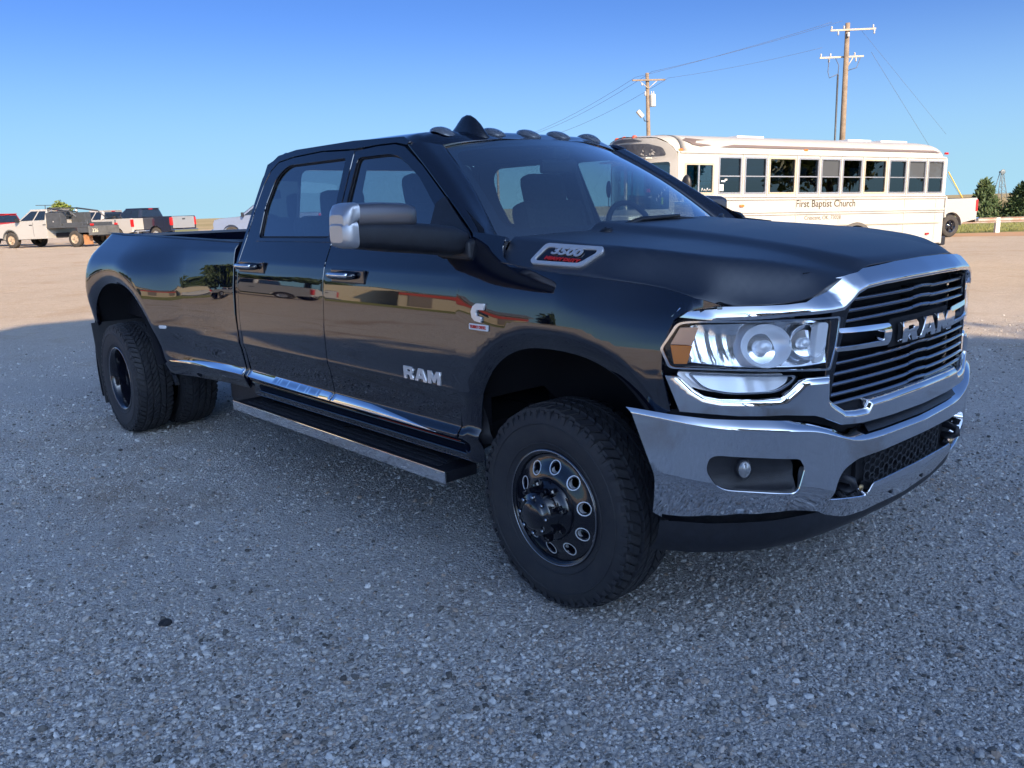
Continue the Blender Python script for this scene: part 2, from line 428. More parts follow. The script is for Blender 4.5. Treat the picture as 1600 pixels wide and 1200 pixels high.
    h = mth('ADD', mth('MULTIPLY', h1, .35), mth('MULTIPLY', h2, .65)); h = mth('ADD', h, mth('MULTIPLY', noi(4., 6), 1.6)); h = mth('ADD', h, mth('MULTIPLY', noi(.9, 4), 4.))
    bp = n.new('ShaderNodeBump'); bp.inputs['Strength'].default_value = .9; bp.inputs['Distance'].default_value = .015; l.new(h, bp.inputs['Height']); l.new(bp.outputs[0], b.inputs['Normal'])
    return m
GRAVEL = gravel_mat()
ground = mesh_obj('gravel_ground', np.stack([XX, YY, ZZ], -1).reshape(-1, 3), F, GRAVEL, None, True); tag(ground, kind='structure')

# loose stones: three rough pebbles scattered by geometry nodes, one object
def stone_mat():
    m = bpy.data.materials.new('loose_stone'); m.use_nodes = True; n = m.node_tree.nodes; l = m.node_tree.links; b = n['Principled BSDF']
    oi = n.new('ShaderNodeObjectInfo'); r = n.new('ShaderNodeValToRGB'); e = r.color_ramp.elements
    e[0].position, e[0].color = 0, (.10, .095, .09, 1); e[1].position, e[1].color = 1, (.80, .79, .77, 1)
    for p, c in ((.15, (.30, .285, .265)), (.40, (.50, .48, .46)), (.68, (.66, .645, .625)), (.78, (.46, .35, .27)), (.84, (.74, .73, .71))): k = e.new(p); k.color = (*c, 1)
    l.new(oi.outputs['Random'], r.inputs[0]); t = n.new('ShaderNodeTexNoise'); t.inputs['Scale'].default_value = 3.
    tc = n.new('ShaderNodeTexCoord'); l.new(tc.outputs['Object'], t.inputs['Vector'])
    mx = n.new('ShaderNodeMix'); mx.data_type = 'RGBA'; mx.blend_type = 'MULTIPLY'; mx.inputs[0].default_value = .25; l.new(r.outputs[0], mx.inputs[6]); l.new(t.outputs[0], mx.inputs[7])
    l.new(mx.outputs[2], b.inputs['Base Color']); b.inputs['Roughness'].default_value = .8; b.inputs['Specular IOR Level'].default_value = .3
    return m
STONE = stone_mat()
pebbles = bpy.data.collections.new('pebble_shapes')
for k in range(6):
    bm = bmesh.new(); bmesh.ops.create_icosphere(bm, subdivisions=1, radius=1.)
    rr = random.Random(k)
    for v in bm.verts:
        v.co *= rr.uniform(.72, 1.15); v.co.x *= 1.2; v.co.z *= .66
    me = bpy.data.meshes.new('pebble'); bm.to_mesh(me); bm.free(); me.materials.append(STONE); pebbles.objects.link(bpy.data.objects.new('pebble', me))
N = 430000
u = np.random.rand(N); py = 1.25*(11./1.25)**(u**.92); px = (np.random.rand(N)*2-1)*(py*.70+.35)
# thinner where the lot is packed smooth
dens = .5+.5*np.sin(py*2.1+np.sin(px*.7)*.9+.5)*np.cos(py*.7-px*.25+np.sin(px*1.9+py)*.6); keep = np.random.rand(N) < (.22+.78*dens**1.3)*np.clip((11.5-py)/5., .1, 1)
px, py = px[keep], py[keep]; N = len(px)
sz = np.exp(np.random.randn(N)*.50)*.0035; big = np.random.rand(N) < .008; sz[big] *= 1.7; sz = np.minimum(sz, .017)
me = bpy.data.meshes.new('loose_gravel'); me.vertices.add(N); me.vertices.foreach_set('co', np.stack([px, py, gz(px, py)+sz*.34], 1).ravel())
at = me.attributes.new('size', 'FLOAT', 'POINT'); at.data.foreach_set('value', sz)
at = me.attributes.new('turn', 'FLOAT_VECTOR', 'POINT'); at.data.foreach_set('vector', np.stack([np.random.randn(N)*.35, np.random.randn(N)*.35, np.random.rand(N)*6.28], 1).ravel())
gravel = link(bpy.data.objects.new('loose_gravel', me)); tag(gravel, kind='stuff')
ng = bpy.data.node_groups.new('scatter', 'GeometryNodeTree'); ng.interface.new_socket('Geometry', in_out='INPUT', socket_type='NodeSocketGeometry'); ng.interface.new_socket('Geometry', in_out='OUTPUT', socket_type='NodeSocketGeometry')
gi = ng.nodes.new('NodeGroupInput'); go = ng.nodes.new('NodeGroupOutput'); ip = ng.nodes.new('GeometryNodeInstanceOnPoints'); ci = ng.nodes.new('GeometryNodeCollectionInfo')
ci.inputs[0].default_value = pebbles; ci.inputs['Separate Children'].default_value = True; ci.inputs['Reset Children'].default_value = True
a1 = ng.nodes.new('GeometryNodeInputNamedAttribute'); a1.data_type = 'FLOAT'; a1.inputs[0].default_value = 'size'
a2 = ng.nodes.new('GeometryNodeInputNamedAttribute'); a2.data_type = 'FLOAT_VECTOR'; a2.inputs[0].default_value = 'turn'
mp = ng.nodes.new('GeometryNodeMeshToPoints'); L_ = ng.links
er = ng.nodes.new('FunctionNodeEulerToRotation')
L_.new(gi.outputs[0], mp.inputs['Mesh']); L_.new(mp.outputs[0], ip.inputs['Points']); L_.new(ci.outputs[0], ip.inputs['Instance']); ip.inputs['Pick Instance'].default_value = True
L_.new(a2.outputs[0], er.inputs[0]); L_.new(er.outputs[0], ip.inputs['Rotation']); L_.new(a1.outputs[0], ip.inputs['Scale']); L_.new(ip.outputs[0], go.inputs[0])
gravel.modifiers.new('scatter', 'NODES').node_group = ng

# orange earth edge, mown grass and its blades along the far right of the lot
DIRT = pm('orange_earth', (.40, .22, .11), .9, var=.4, vscale=2., col2=(.33, .24, .16))
GRASS = pm('mown_grass', (.17, .20, .045), .85, var=.5, vscale=1.2, col2=(.26, .24, .08))
def strip(name, x0, x1, f0, f1, mat, dz, n=40):
    V = []; F = []
    for i in range(n+1):
        x = x0+(x1-x0)*i/n
        for k in range(9):
            y = f0(x)+(f1(x)-f0(x))*k/8; V.append((x, y, gzf(x, y)+dz))
    for i in range(n):
        for k in range(8): F.append((i*9+k, i*9+k+1, (i+1)*9+k+1, (i+1)*9+k))
    return tag(mesh_obj(name, V, F, mat), kind='structure')
e0 = lambda x: 31.0+.5*math.sin(x*.9)+.3*math.sin(x*2.3)-.10*(x-16)
strip('earth_verge', 11, 90, e0, lambda x: 35.0-.05*(x-16), DIRT, .004)
strip('grass_verge', 11, 140, lambda x: 34.0+.25*math.sin(x*1.1)-.05*(x-16), lambda x: 120., GRASS, .009)
V = []; F = []; rg = random.Random(5)
for i in range(9000):
    x = rg.uniform(12, 34); y = 34.1+rg.random()**1.5*9; h = rg.uniform(.04, .13); a = rg.random()*6.28; w = .012; z = gzf(x, y)
    dx, dy = math.cos(a)*w, math.sin(a)*w; o = len(V); V += [(x-dx, y-dy, z), (x+dx, y+dy, z), (x+rg.uniform(-.05, .05), y+rg.uniform(-.05, .05), z+h)]; F.append((o, o+1, o+2))
tag(mesh_obj('grass_blades', V, F, GRASS), kind='stuff')
# a few bigger rocks and a leaf-dark clod in the foreground
def rock(name, loc, s, col, label, seed, flat=.6):
    bm = bmesh.new(); bmesh.ops.create_icosphere(bm, subdivisions=2, radius=1.)
    for v in bm.verts:
        f = 1+.32*noise.noise(v.co*1.6+Vector((seed*3.1, 0, 0))); v.co *= f; v.co.z *= flat
    me = bpy.data.meshes.new(name); bm.to_mesh(me); bm.free(); me.materials.append(col)
    o = link(bpy.data.objects.new(name, me)); o.scale = (s, s, s); o.rotation_euler = (0, 0, seed); o.location = loc
    return tag(o, label, 'rock')
DARKR = pm('dark_rock', (.035, .036, .042), .8, var=.5, vscale=2., bump=.5, bscale=6)
PALER = pm('pale_rock', (.50, .49, .47), .8, var=.3, vscale=2., bump=.5, bscale=6)
# ================================================================ the black pickup truck
# truck axes: x forward (front axle at 0), y to its left, z up
T_LOC = (0.861, 3.744, 0.0); T_YAW = R(-48.107)
truck = empty('pickup_truck', T_LOC, T_YAW, 'large black crew cab dually pickup truck with chrome bumper and grille, parked in the foreground', 'pickup truck')
WB = -4.305; RW = .414

def lerp_tab(pts): return np.array(pts, float)
def iface(tab):
    a = np.array(tab, float)
    g = np.linspace(-1.2, 1.2, 1201); y = np.interp(np.abs(g), a[:, 0], a[:, 1]); k = 30
    w = np.exp(-.5*(np.arange(-k, k+1)/14.)**2); w /= w.sum(); y = np.convolve(np.pad(y, k, mode='edge'), w, 'valid')
    return lambda q: np.interp(q, g, y)
PF = iface([(0, .975), (.25, .968), (.48, .94), (.65, .885), (.8, .79), (.92, .66), (1.0, .54), (1.06, .42), (1.2, .2)])
PB = iface([(0, 1.0), (.3, .985), (.56, .95), (.75, .88), (.9, .76), (1.0, .62), (1.05, .45), (1.2, .2)])

# ---- side surface |y| = S(x, z)
S_CAB = table([.45, .56, .60, .612, .634, .642, .672, .69, .80, .828, .836, .850, .92, 1.0, 1.17, 1.25, 1.317, 1.37, 1.43, 1.47, 1.60, 1.75, 1.86, 1.95],
              [1.00, 1.005, 1.020, 1.034, 1.055, 1.055, 1.027, 1.030, 1.046, 1.0560, 1.0600, 1.0580, 1.0605, 1.062, 1.053, 1.045, 1.030, 1.006, .978, .960, .902, .835, .785, .74], .006)
S_FEN = table([.45, .60, .80, .95, 1.05, 1.15, 1.22, 1.28, 1.33, 1.38, 1.43, 1.48],
              [1.02, 1.045, 1.062, 1.068, 1.066, 1.058, 1.049, 1.036, 1.017, .992, .966, .945], .018)
S_NOSE = table([.45, .9, 1.0, 1.1, 1.2, 1.24, 1.30, 1.36], [.985, .985, .988, .986, .966, .946, .91, .87], .02)
S_B0 = table([.45, .54, .56, .60, .634, .642, .672, .69, .80, .828, .836, .850, 1.0, 1.15, 1.30, 1.37, 1.395, 1.412, 1.47],
             [.97, 1.00, 1.02, 1.04, 1.056, 1.056, 1.031, 1.033, 1.049, 1.0585, 1.0620, 1.0600, 1.064, 1.056, 1.036, 1.022, 1.012, .99, .96], .006)
S_B1 = table([.45, .50, .55, .60, .66, .72, .80, .85, 1.0, 1.1, 1.22, 1.32, 1.38, 1.415, 1.44, 1.50],
             [1.02, 1.04, 1.075, 1.095, 1.100, 1.098, 1.112, 1.126, 1.134, 1.128, 1.105, 1.072, 1.045, 1.022, .99, .96], .018)
S_B2 = table([.40, .60, .80, 1.0, 1.10, 1.18, 1.25, 1.31, 1.36, 1.40, 1.435, 1.46, 1.52],
             [1.20, 1.225, 1.238, 1.240, 1.234, 1.222, 1.200, 1.165, 1.115, 1.065, 1.03, .995, .96], .022)
def S(x, z):
    x = np.asarray(x, float); z = np.asarray(z, float)
    t = sst((x+.47)/.30); a = S_CAB(z)*(1-t)+S_FEN(z)*t
    t2 = sst((x-.10)/.50); a = a*(1-t2)+S_NOSE(z)*t2
    lim = np.interp(x, [.30, .46, .54, .60, .66, .72, .79], [1.12, 1.04, 1.0, .966, .922, .872, .802]); h = np.clip(.5+.5*(a-lim)/.012, 0, 1); a = a*(1-h)+lim*h-.012*h*(1-h)
    u = sst((-2.55-x)/1.10); b = S_B0(z)*(1-u)+S_B1(z)*u
    u2 = sst((-3.20-x)/1.0); b = b*(1-u2)+S_B2(z)*u2
    tail = sst((-4.72-x)/.32); b = b-.10*tail*tail
    y = np.where(x < -2.5155, b, a)
    # turned-in lips round the wheel openings
    def arch(cx, hw, cz, hh, n):
        return (np.abs((x-cx)/hw)**n+np.abs(np.maximum(z-cz, 0)/hh)**n)**(1/n)
    d = (arch(.08, .47, .44, .62, 2.5)-1)*.5; y = np.where((x > -.45) & (x < .7), y-.035*np.clip(1-d/.075, 0, 1.6)**2, y)
    d = (arch(-4.30, .63, .42, .70, 2.3)-1)*.62; y = np.where(x < -3.3, y-.055*np.clip(1-d/.14, 0, 1.5)**2, y)
    return y
def side(sign, off=0.):
    def f(u, v): return np.stack([u, sign*(S(u, v)+off), v], 1)
    return f
def archpts(cx, hw, cz, hh, n, z0, seg=30):
    """opening outline from the rear foot over the top to the front foot"""
    out = []
    for i in range(seg+1):
        a = math.pi*i/seg; c, s_ = math.cos(a), math.sin(a)
        out.append((cx-hw*math.copysign(abs(c)**(2/n), c), cz+hh*abs(s_)**(2/n)))
    return [(out[0][0], z0)]+out+[(out[-1][0], z0)]

SIDES = (-1, 1)
SROWS = (.618, .624, .630, .635, .640, .646, .652, .660, .668, .674, .680, .688, .698, .818, .824, .829, .833, .837, .841, .846, .853, 1.30, 1.33, 1.36, 1.39, 1.42, 1.45)
# ---- doors
fd_out = [(-.485, .612), (-1.492, .612), (-1.494, 1.0), (-1.494, 1.43), (-1.512, 1.60), (-1.545, 1.872), (-1.35, 1.882), (-1.20, 1.880), (-1.11, 1.862), (-.92, 1.765), (-.70, 1.632), (-.455, 1.478), (-.395, 1.415), (-.400, 1.36), (-.430, 1.25), (-.432, 1.05), (-.445, .80)]
fd_hole = rounded([(-.565, 1.462), (-1.452, 1.446), (-1.478, 1.62), (-1.502, 1.838), (-1.16, 1.838), (-.92, 1.718)], [.03, .02, .02, .03, .10, .05])
rd_out = [(-1.502, .612), (-2.44, .620), (-2.462, .80), (-2.468, 1.0), (-2.468, 1.30), (-2.462, 1.45), (-2.468, 1.62), (-2.455, 1.74), (-2.42, 1.82), (-2.36, 1.862), (-2.2, 1.880), (-1.9, 1.890), (-1.556, 1.876), (-1.522, 1.60), (-1.504, 1.43), (-1.504, 1.0)]
rd_hole = rounded([(-1.548, 1.448), (-2.318, 1.446), (-2.36, 1.62), (-2.335, 1.78), (-2.24, 1.842), (-1.618, 1.844), (-1.578, 1.62)], [.02, .03, .05, .10, .10, .02, .02])
for sg in SIDES:
    for nm, ot, hole in (('front_door', fd_out, fd_hole), ('rear_door', rd_out, rd_hole)):
        d = patch(nm, ot, side(sg), PAINT, truck, [hole], .045, .018, (0, sg, 0), .022, vrows=SROWS)
        patch('window', hole, side(sg, -.016), TINT, d, (), .06, .0, (0, sg, 0))
        # dark rubber channel round the pane
        hs = np.array(hole); c = hs.mean(0); inner = [tuple(c+(p-c)*np.array([.972, .955])) for p in hs]
        patch('window_seal', hole, side(sg, -.010), SEAL, d, [inner], .03, .004, (0, sg, 0))
    # bright-black belt moulding under the windows
    patch('belt_moulding', [(-.60, 1.443), (-1.49, 1.431), (-1.49, 1.442), (-.60, 1.456)], side(sg, .004), GLOSSB, truck, (), .05, .006, (0, sg, 0))
    patch('belt_moulding', [(-1.51, 1.430), (-2.33, 1.430), (-2.33, 1.442), (-1.51, 1.442)], side(sg, .004), GLOSSB, truck, (), .05, .006, (0, sg, 0))
# ---- rockers and cab structure behind the doors
for sg in SIDES:
    patch('rocker_panel', [(-.40, .52), (-2.49, .52), (-2.49, .606), (-.44, .606)], side(sg, -.004), PAINT, truck, (), .03, .05, (0, sg, 0))
    # cab corner strip behind the rear door
    patch('cab_corner', [(-2.474, .62), (-2.503, .62), (-2.505, 1.45), (-2.512, 1.64), (-2.508, 1.78), (-2.475, 1.86), (-2.40, 1.905), (-2.2, 1.925), (-1.6, 1.928), (-1.15, 1.912), (-1.08, 1.885), (-1.105, 1.872), (-1.20, 1.889), (-1.35, 1.891), (-1.556, 1.886), (-1.9, 1.899), (-2.2, 1.889), (-2.365, 1.871), (-2.43, 1.826), (-2.466, 1.745), (-2.478, 1.62), (-2.472, 1.45), (-2.478, 1.30), (-2.478, 1.0), (-2.472, .8)], side(sg), PAINT, truck, (), .03, .03, (0, sg, 0), .03)
# sky reflection along the sill ledge, modelled as chrome strips that taper out
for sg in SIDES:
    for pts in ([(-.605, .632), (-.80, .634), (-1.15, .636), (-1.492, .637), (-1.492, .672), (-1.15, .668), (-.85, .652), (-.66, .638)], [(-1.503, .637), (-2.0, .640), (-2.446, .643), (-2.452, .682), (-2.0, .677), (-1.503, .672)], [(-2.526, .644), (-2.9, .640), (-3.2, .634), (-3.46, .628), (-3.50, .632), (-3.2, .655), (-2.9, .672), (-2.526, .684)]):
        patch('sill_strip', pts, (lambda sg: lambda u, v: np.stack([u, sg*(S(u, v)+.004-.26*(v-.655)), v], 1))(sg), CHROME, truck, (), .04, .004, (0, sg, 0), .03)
# dark liner just inside the door gaps
for sg in SIDES:
    hl = [[(x, z) for x, z in fd_hole], [(x, z) for x, z in rd_hole]]
    patch('door_frame', [(-.36, .60), (-2.485, .60), (-2.485, 1.45), (-2.485, 1.75), (-2.40, 1.89), (-1.12, 1.885), (-.70, 1.645), (-.40, 1.49), (-.34, 1.40), (-.36, 1.0)], side(sg, -.028), SEAL, truck, hl, .06, .0, (0, sg, 0))
# ---- roof
def roof_fn(u, v):
    t = np.clip(np.abs(v)/.765, 0, 1)
    crown = 1.962-.012*((u+1.75)/.75)**2-.05*sst((u+1.22)/.30)**1.5
    z = crown-.018*t**2-.055*np.clip((t-.70)/.30, 0, 1)**2.2
    a = np.minimum(np.abs(v)/.622, 1.12); xt = -.945-.095*a**2; zt = 1.908-.045*a**2.2
    z = np.minimum(z, zt+.012*0+(z-zt+.02)*(1-np.exp(-np.maximum(xt+.012-u, 0)/.10)))
    return np.stack([u, v, z], 1)
roof_out = [(-2.49, -.66), (-2.52, -.5), (-2.53, 0), (-2.52, .5), (-2.49, .66), (-2.42, .735), (-2.2, .752), (-1.6, .757), (-1.15, .745), (-1.07, .70), (-1.035, .62), (-.985, .40), (-.965, .15), (-.963, 0), (-.965, -.15), (-.985, -.40), (-1.035, -.62), (-1.07, -.70), (-1.15, -.745), (-1.6, -.757), (-2.2, -.752), (-2.42, -.735)]
roof = patch('roof', roof_out, roof_fn, PAINT, truck, (), .06, .04, (0, 0, 1))
# header strip above the windscreen
# ---- windscreen
def ws_pt(s, t):
    """s in -1..1 across, t 0 bottom .. 1 top"""
    a = np.abs(s)
    xb = -.10-.33*a**2.2; zb = 1.432-.012*a; yb = .835*s
    xt = -.945-.095*a**2.0; zt = 1.902-.045*a**2.2; yt = .622*s
    bow = .035*np.sin(np.pi*np.clip(t, 0, 1))*(1-.3*a)
    x = xb*(1-t)+xt*t+bow*.5; z = zb*(1-t)+zt*t+bow*.9; y = yb*(1-t)+yt*t
    return np.stack([x, y, z], 1)
patch('windscreen', [(-1, 0), (1, 0), (1, 1), (-1, 1)], ws_pt, CLEAR, truck, (), .08, .0, (1, 0, 1))
fr_in = rounded([(-.93, .12), (.93, .12), (.935, .93), (-.935, .93)], .10)
patch('windscreen_border', [(-1.01, -.02), (1.01, -.02), (1.01, 1.02), (-1.01, 1.02)], lambda u, v: ws_pt(u, v)-np.array([.006, 0, .006]), GLOSSB, truck, [fr_in], .06, .0, (1, 0, 1), .05)
# ---- A pillars: between door line and windscreen
for sg in SIDES:
    A = [(-1.09, 1.872), (-.92, 1.776), (-.70, 1.644), (-.452, 1.492), (-.385, 1.43)]
    W = [ws_pt(np.array([.985]), np.array([t]))[0]+np.array([.004, 0, .006]) for t in (1.0, .76, .47, .15, -.02)]
    rows = []
    for (ax, az), w in zip(A, W):
        a = np.array([ax, float(S(np.array(ax), np.array(az)))-.001, az]); w = np.array(w); mid = .5*(a+w)
        nrm = np.array([.55, .55, .45]); nrm /= np.linalg.norm(nrm)
        rows.append([a-nrm*.02, a, a*.7+w*.3+nrm*.018, mid+nrm*.022, a*.25+w*.75+nrm*.014, w+nrm*.004, w-nrm*.02])
    rows = np.array(rows); rows[:, :, 1] *= sg
    loft('windscreen_pillar', rows, PAINT, truck, (.5, sg*.5, .5), 4, 3)
# ---- hood
CUTX = [-.234, -.215, -.17, -.11, .25, .50, .66, .705]; CUTZ = [1.42, 1.385, 1.362, 1.350, 1.324, 1.294, 1.262, 1.243]
def cut_z(x): return np.interp(x, CUTX[2:], CUTZ[2:])+.004
def cut_y(x): return S(x, cut_z(x))
def hood_z(x, y):
    a = np.abs(y)
    xs = [-.40, -.20, .086, .344, .566, .70, .80, .86, .90, .95]
    rid = np.interp(x, xs, [1.462, 1.456, 1.437, 1.420, 1.394, 1.372, 1.345, 1.325, 1.318, 1.31])
    cen = np.interp(x, xs, [1.515, 1.500, 1.478, 1.452, 1.424, 1.404, 1.384, 1.372, 1.362, 1.350])
    hw = np.interp(x, xs, [.44, .43, .43, .43, .425, .42, .41, .40, .39, .38])
    e = np.interp(x, xs, [.930, .925, .915, .890, .820, .73, .62, .52, .45, .42]); f = np.where(np.asarray(x) < .66, cut_y(np.minimum(x, .66)), np.interp(x, [.66, .70, .80, .86, .90, .95], [float(cut_y(np.array(.66))), .872, .775, .66, .56, .50]))
    lo = np.where(np.asarray(x) < .66, cut_z(np.minimum(x, .66)), np.interp(x, [.66, .70, .80, .86, .90, .95], [float(cut_z(.66)), 1.248, 1.246, 1.252, 1.290, 1.32]))
    t = sst((a-e+.02)/np.maximum(f-e+.02, .02))
    b = sst((hw+.05-a)/.11)
    return (rid+.006*np.cos(np.clip(a/.9, 0, 1)*1.5)*(1-b))*(1-t)+lo*t+(cen-rid-.008*(a/.45)**2)*b*(1-t)
def smooth1(f, s=.03):
    def g(x, y):
        z = 0
        for k, w in ((-1.6, .12), (-.8, .22), (0, .32), (.8, .22), (1.6, .12)): z = z+w*f(x+k*s, y)
        return z
    return g
hz = smooth1(hood_z)
BT = [(.0, 1.348), (.2, 1.345), (.40, 1.334), (.44, 1.324), (.471, 1.320), (.53, 1.308), (.582, 1.285), (.62, 1.258), (.664, 1.243), (.72, 1.239), (.90, 1.239), (.948, 1.236)]
def edge_x(y): return PF(y)-np.interp(np.abs(y), [.40, .60], [.040, .014])
def hood_fn(u, v):
    z = hz(u, v); a = np.abs(v); d = np.maximum(edge_x(v)-u, -.01)
    lim = np.interp(a, [q[0] for q in BT], [q[1] for q in BT])+.003+.95*d+6*np.maximum(a-.80, 0)*d
    k = .035; lim = lim+.006; h = np.clip(.5+.5*(z-lim)/k, 0, 1)      # smooth minimum: meets the chrome in an even seam
    return np.stack([u, v, z*(1-h)+lim*h-k*h*(1-h)], 1)
half = [(x, float(cut_y(np.array(x)))) for x in (-.225, -.115, .0, .12, .25, .35, .43, .50, .56, .61, .65)]+[(.685, .874)]
for y in (.85, .81, .765, .72, .68, .64, .60, .56, .52, .47, .42, .36, .28, .2, .1, 0): half.append((float(edge_x(np.array(y)))-.002, y))
rear = [(-.232, .90), (-.25, .70), (-.262, .5), (-.25, .36), (-.20, .2), (-.17, 0)]
hood_out = [(x, -y) for x, y in half]+[(x, y) for x, y in half[::-1][1:]]+rear+[(x, -y) for x, y in rear[::-1][1:]]
hood = patch('hood', hood_out, hood_fn, HOODP, truck, (), .024, .022, (0, 0, 1), .012, offs=(.006, .013, .022), ne=.012)
# ---- cowl panel at the foot of the windscreen
cw = MB()
loft('cowl', [[(-.30-.12*abs(s)**2, .86*s, 1.425), (-.06-.33*abs(s)**2.2, .86*s, 1.437), (-.14-.28*abs(s)**2.2, .85*s, 1.400)] for s in np.linspace(-1, 1, 13)], PLAST, truck, (0, 0, 1), 1, 2)
# ---- front fenders
for sg in SIDES:
    arch = archpts(.08, .47, .44, .62, 2.5, .53, 36)
    top = [(-.475, .53), (-.450, .80), (-.442, 1.05), (-.440, 1.245), (-.408, 1.36), (-.402, 1.42), (-.43, 1.478), (-.39, 1.475), (-.30, 1.466), (-.232, 1.458)]
    cut = [(-.234, 1.42), (-.215, 1.385), (-.17, 1.362), (-.11, 1.350), (.25, 1.324), (.50, 1.294), (.66, 1.262), (.705, 1.243)]
    front = [(.66, 1.236), (.612, 1.228), (.575, 1.200), (.545, 1.11), (.545, 1.03), (.575, .90), (.55, .885)]
    patch('fender', [(-.40, .53)]+top+cut+front+arch[::-1][1:], side(sg), PAINT, truck, (), .035, .02, (0, sg, 0), .025)
# ---- pickup bed
bed_floor = MB()
for sg in SIDES:
    arch = archpts(-4.30, .63, .42, .70, 2.3, .60, 40)
    ot = [(-2.518, .555), (-2.523, .84), (-2.538, 1.15), (-2.540, 1.385), (-2.535, 1.420), (-3.65, 1.445), (-4.80, 1.468), (-4.93, 1.470), (-4.965, 1.40), (-4.975, 1.25), (-4.965, 1.05), (-4.945, .80), (-4.935, .60)]
    ot += arch[1:-1]+[(-3.655, .60), (-3.63, .555), (-3.50, .53), (-3.0, .540)]
    bs = patch('bed_side', ot, side(sg), PAINT, truck, (), .04, .03, (0, sg, 0), .03, vrows=(.61, .628, .635, .641, .648, .656, .664, .671, .678, .688, .82, .829, .834, .839, .846, .853))
    rail = [[(x, sg*(float(S(np.array(x), np.array(z)))+.002), z), (x, sg*.985, z+.006), (x, sg*.93, z+.006), (x, sg*.925, z-.02)] for x, z in ((-2.537, 1.418), (-3.1, 1.431), (-3.65, 1.444), (-4.2, 1.455), (-4.80, 1.467), (-4.945, 1.469))]
    loft('bed_rail_cap', rail, PLAST, truck, (0, 0, 1), 2, 2)
    # inner wall and wheel house
    mb = MB(); mb.box((-3.74, sg*.90, 1.13), (2.39, .05, .60)); mb.box((-4.3, sg*.80, .95), (1.1, .2, .3), bev=.05); mb.build('bed_inner_wall', PLAST, truck)
    mk = patch('marker_lamp', rounded([(-3.53, .850), (-3.45, .852), (-3.45, .872), (-3.53, .870)], .008), side(sg, .008), DIFF, truck, (), .03, .012, (0, sg, 0), .01)
    # wheel liner
    lin = MB(); lin.lathe([(.715, sg*1.172), (.715, sg*.56), (0, sg*.56)], (-4.30, 0, .42), 'y', 36, True, R(14), R(200)); lin.build('wheel_liner', VOIDM, truck)
    lin = MB(); lin.lathe([(.605, sg*1.0), (.605, sg*.55), (.0, sg*.53)], (.06, 0, .47), 'y', 30, True, R(42), R(150)); lin.build('wheel_liner', VOIDM, truck)
    # mud flap
    mf = MB(); mf.box((-4.83, sg*1.00, .47), (.012, .42, .64), Matrix.Rotation(R(-10), 3, 'Y'), .004); mf.build('mud_flap', RUBBER, truck)
    # tail lamp
    tl = MB(); tl.box((-4.965, sg*1.06, 1.13), (.06, .12, .36), bev=.02); t_ = tl.build('tail_lamp', RED, truck)
    tb = MB(); tb.box((-4.99, sg*1.06, 1.13), (.02, .10, .10), bev=.008); tb.build('reverse_lamp', DIFF, t_)
bed_floor.box((-3.74, 0, .86), (2.39, 1.8, .04)); bed_floor.box((-2.55, 0, 1.13), (.05, 1.84, .58)); bed_floor.build('bed_floor', PLAST, truck)
MB().box((-4.94, 0, 1.16), (.06, 1.82, .60), bev=.02).build('tailgate', PAINT, truck)
MB().box((-5.05, 0, .68), (.2, 1.9, .2), bev=.04).build('rear_bumper', CHROME, truck)
# cab back wall with its window
def back_fn(u, v): return np.stack([-2.508+.012*np.abs(u)*0-.01*(v-1.4), u, v], 1)
bh = rounded([(-.62, 1.50), (.62, 1.50), (.57, 1.83), (-.57, 1.83)], .05)
bw = patch('cab_back', [(-1.0, .62), (1.0, .62), (1.02, 1.2), (.965, 1.45), (.78, 1.86), (.66, 1.93), (0, 1.945), (-.66, 1.93), (-.78, 1.86), (-.965, 1.45), (-1.02, 1.2)], back_fn, PAINT, truck, [bh], .1, .02, (-1, 0, 0))
patch('rear_window', bh, lambda u, v: back_fn(u, v)+np.array([.01, 0, 0]), TINT, bw, (), .1, .0, (-1, 0, 0))

# ---- chrome brow over the lamps and grille
brow_top = [(-.962, 1.208), (-.948, 1.236), (-.90, 1.239), (-.815, 1.239), (-.72, 1.239), (-.664, 1.243), (-.62, 1.258), (-.582, 1.285), (-.53, 1.308), (-.471, 1.320), (-.44, 1.324), (-.40, 1.334), (-.2, 1.345), (0, 1.348)]
brow_bot = [(0, 1.284), (-.16, 1.283), (-.33, 1.279), (-.43, 1.272), (-.475, 1.258), (-.505, 1.232), (-.535, 1.210), (-.58, 1.206), (-.667, 1.205), (-.80, 1.200), (-.90, 1.197)]
bt = np.array(brow_top); bb = np.array(brow_bot[::-1])
def line_dist(u, v, L):
    P = np.stack([-np.abs(u), v], 1); L = np.array(L, float); d = np.full(len(P), 1e9)
    for i in range(len(L)-1):
        a = L[i]; ab = L[i+1]-a; t = np.clip(((P-a)@ab)/(ab@ab), 0, 1); d = np.minimum(d, np.linalg.norm(P-(a+t[:, None]*ab), axis=1))
    return d
def brow_fn(u, v):
    t = line_dist(u, v, brow_bot); t1 = np.maximum(t-.010, 0)
    return np.stack([PF(u)+.012-1.05*t1**2/(t1+.012)-.25*np.maximum(.010-t, 0), u, v], 1)
br_o = brow_top+[(-y, z) for y, z in brow_top[::-1][1:]]+[(-y, z) for y, z in brow_bot[::-1]]+brow_bot[1:]
brow = patch('grille_brow', br_o, brow_fn, CHROME, truck, (), .018, .022, (1, 0, .5), .012, offs=(.005, .011, .018, .026))
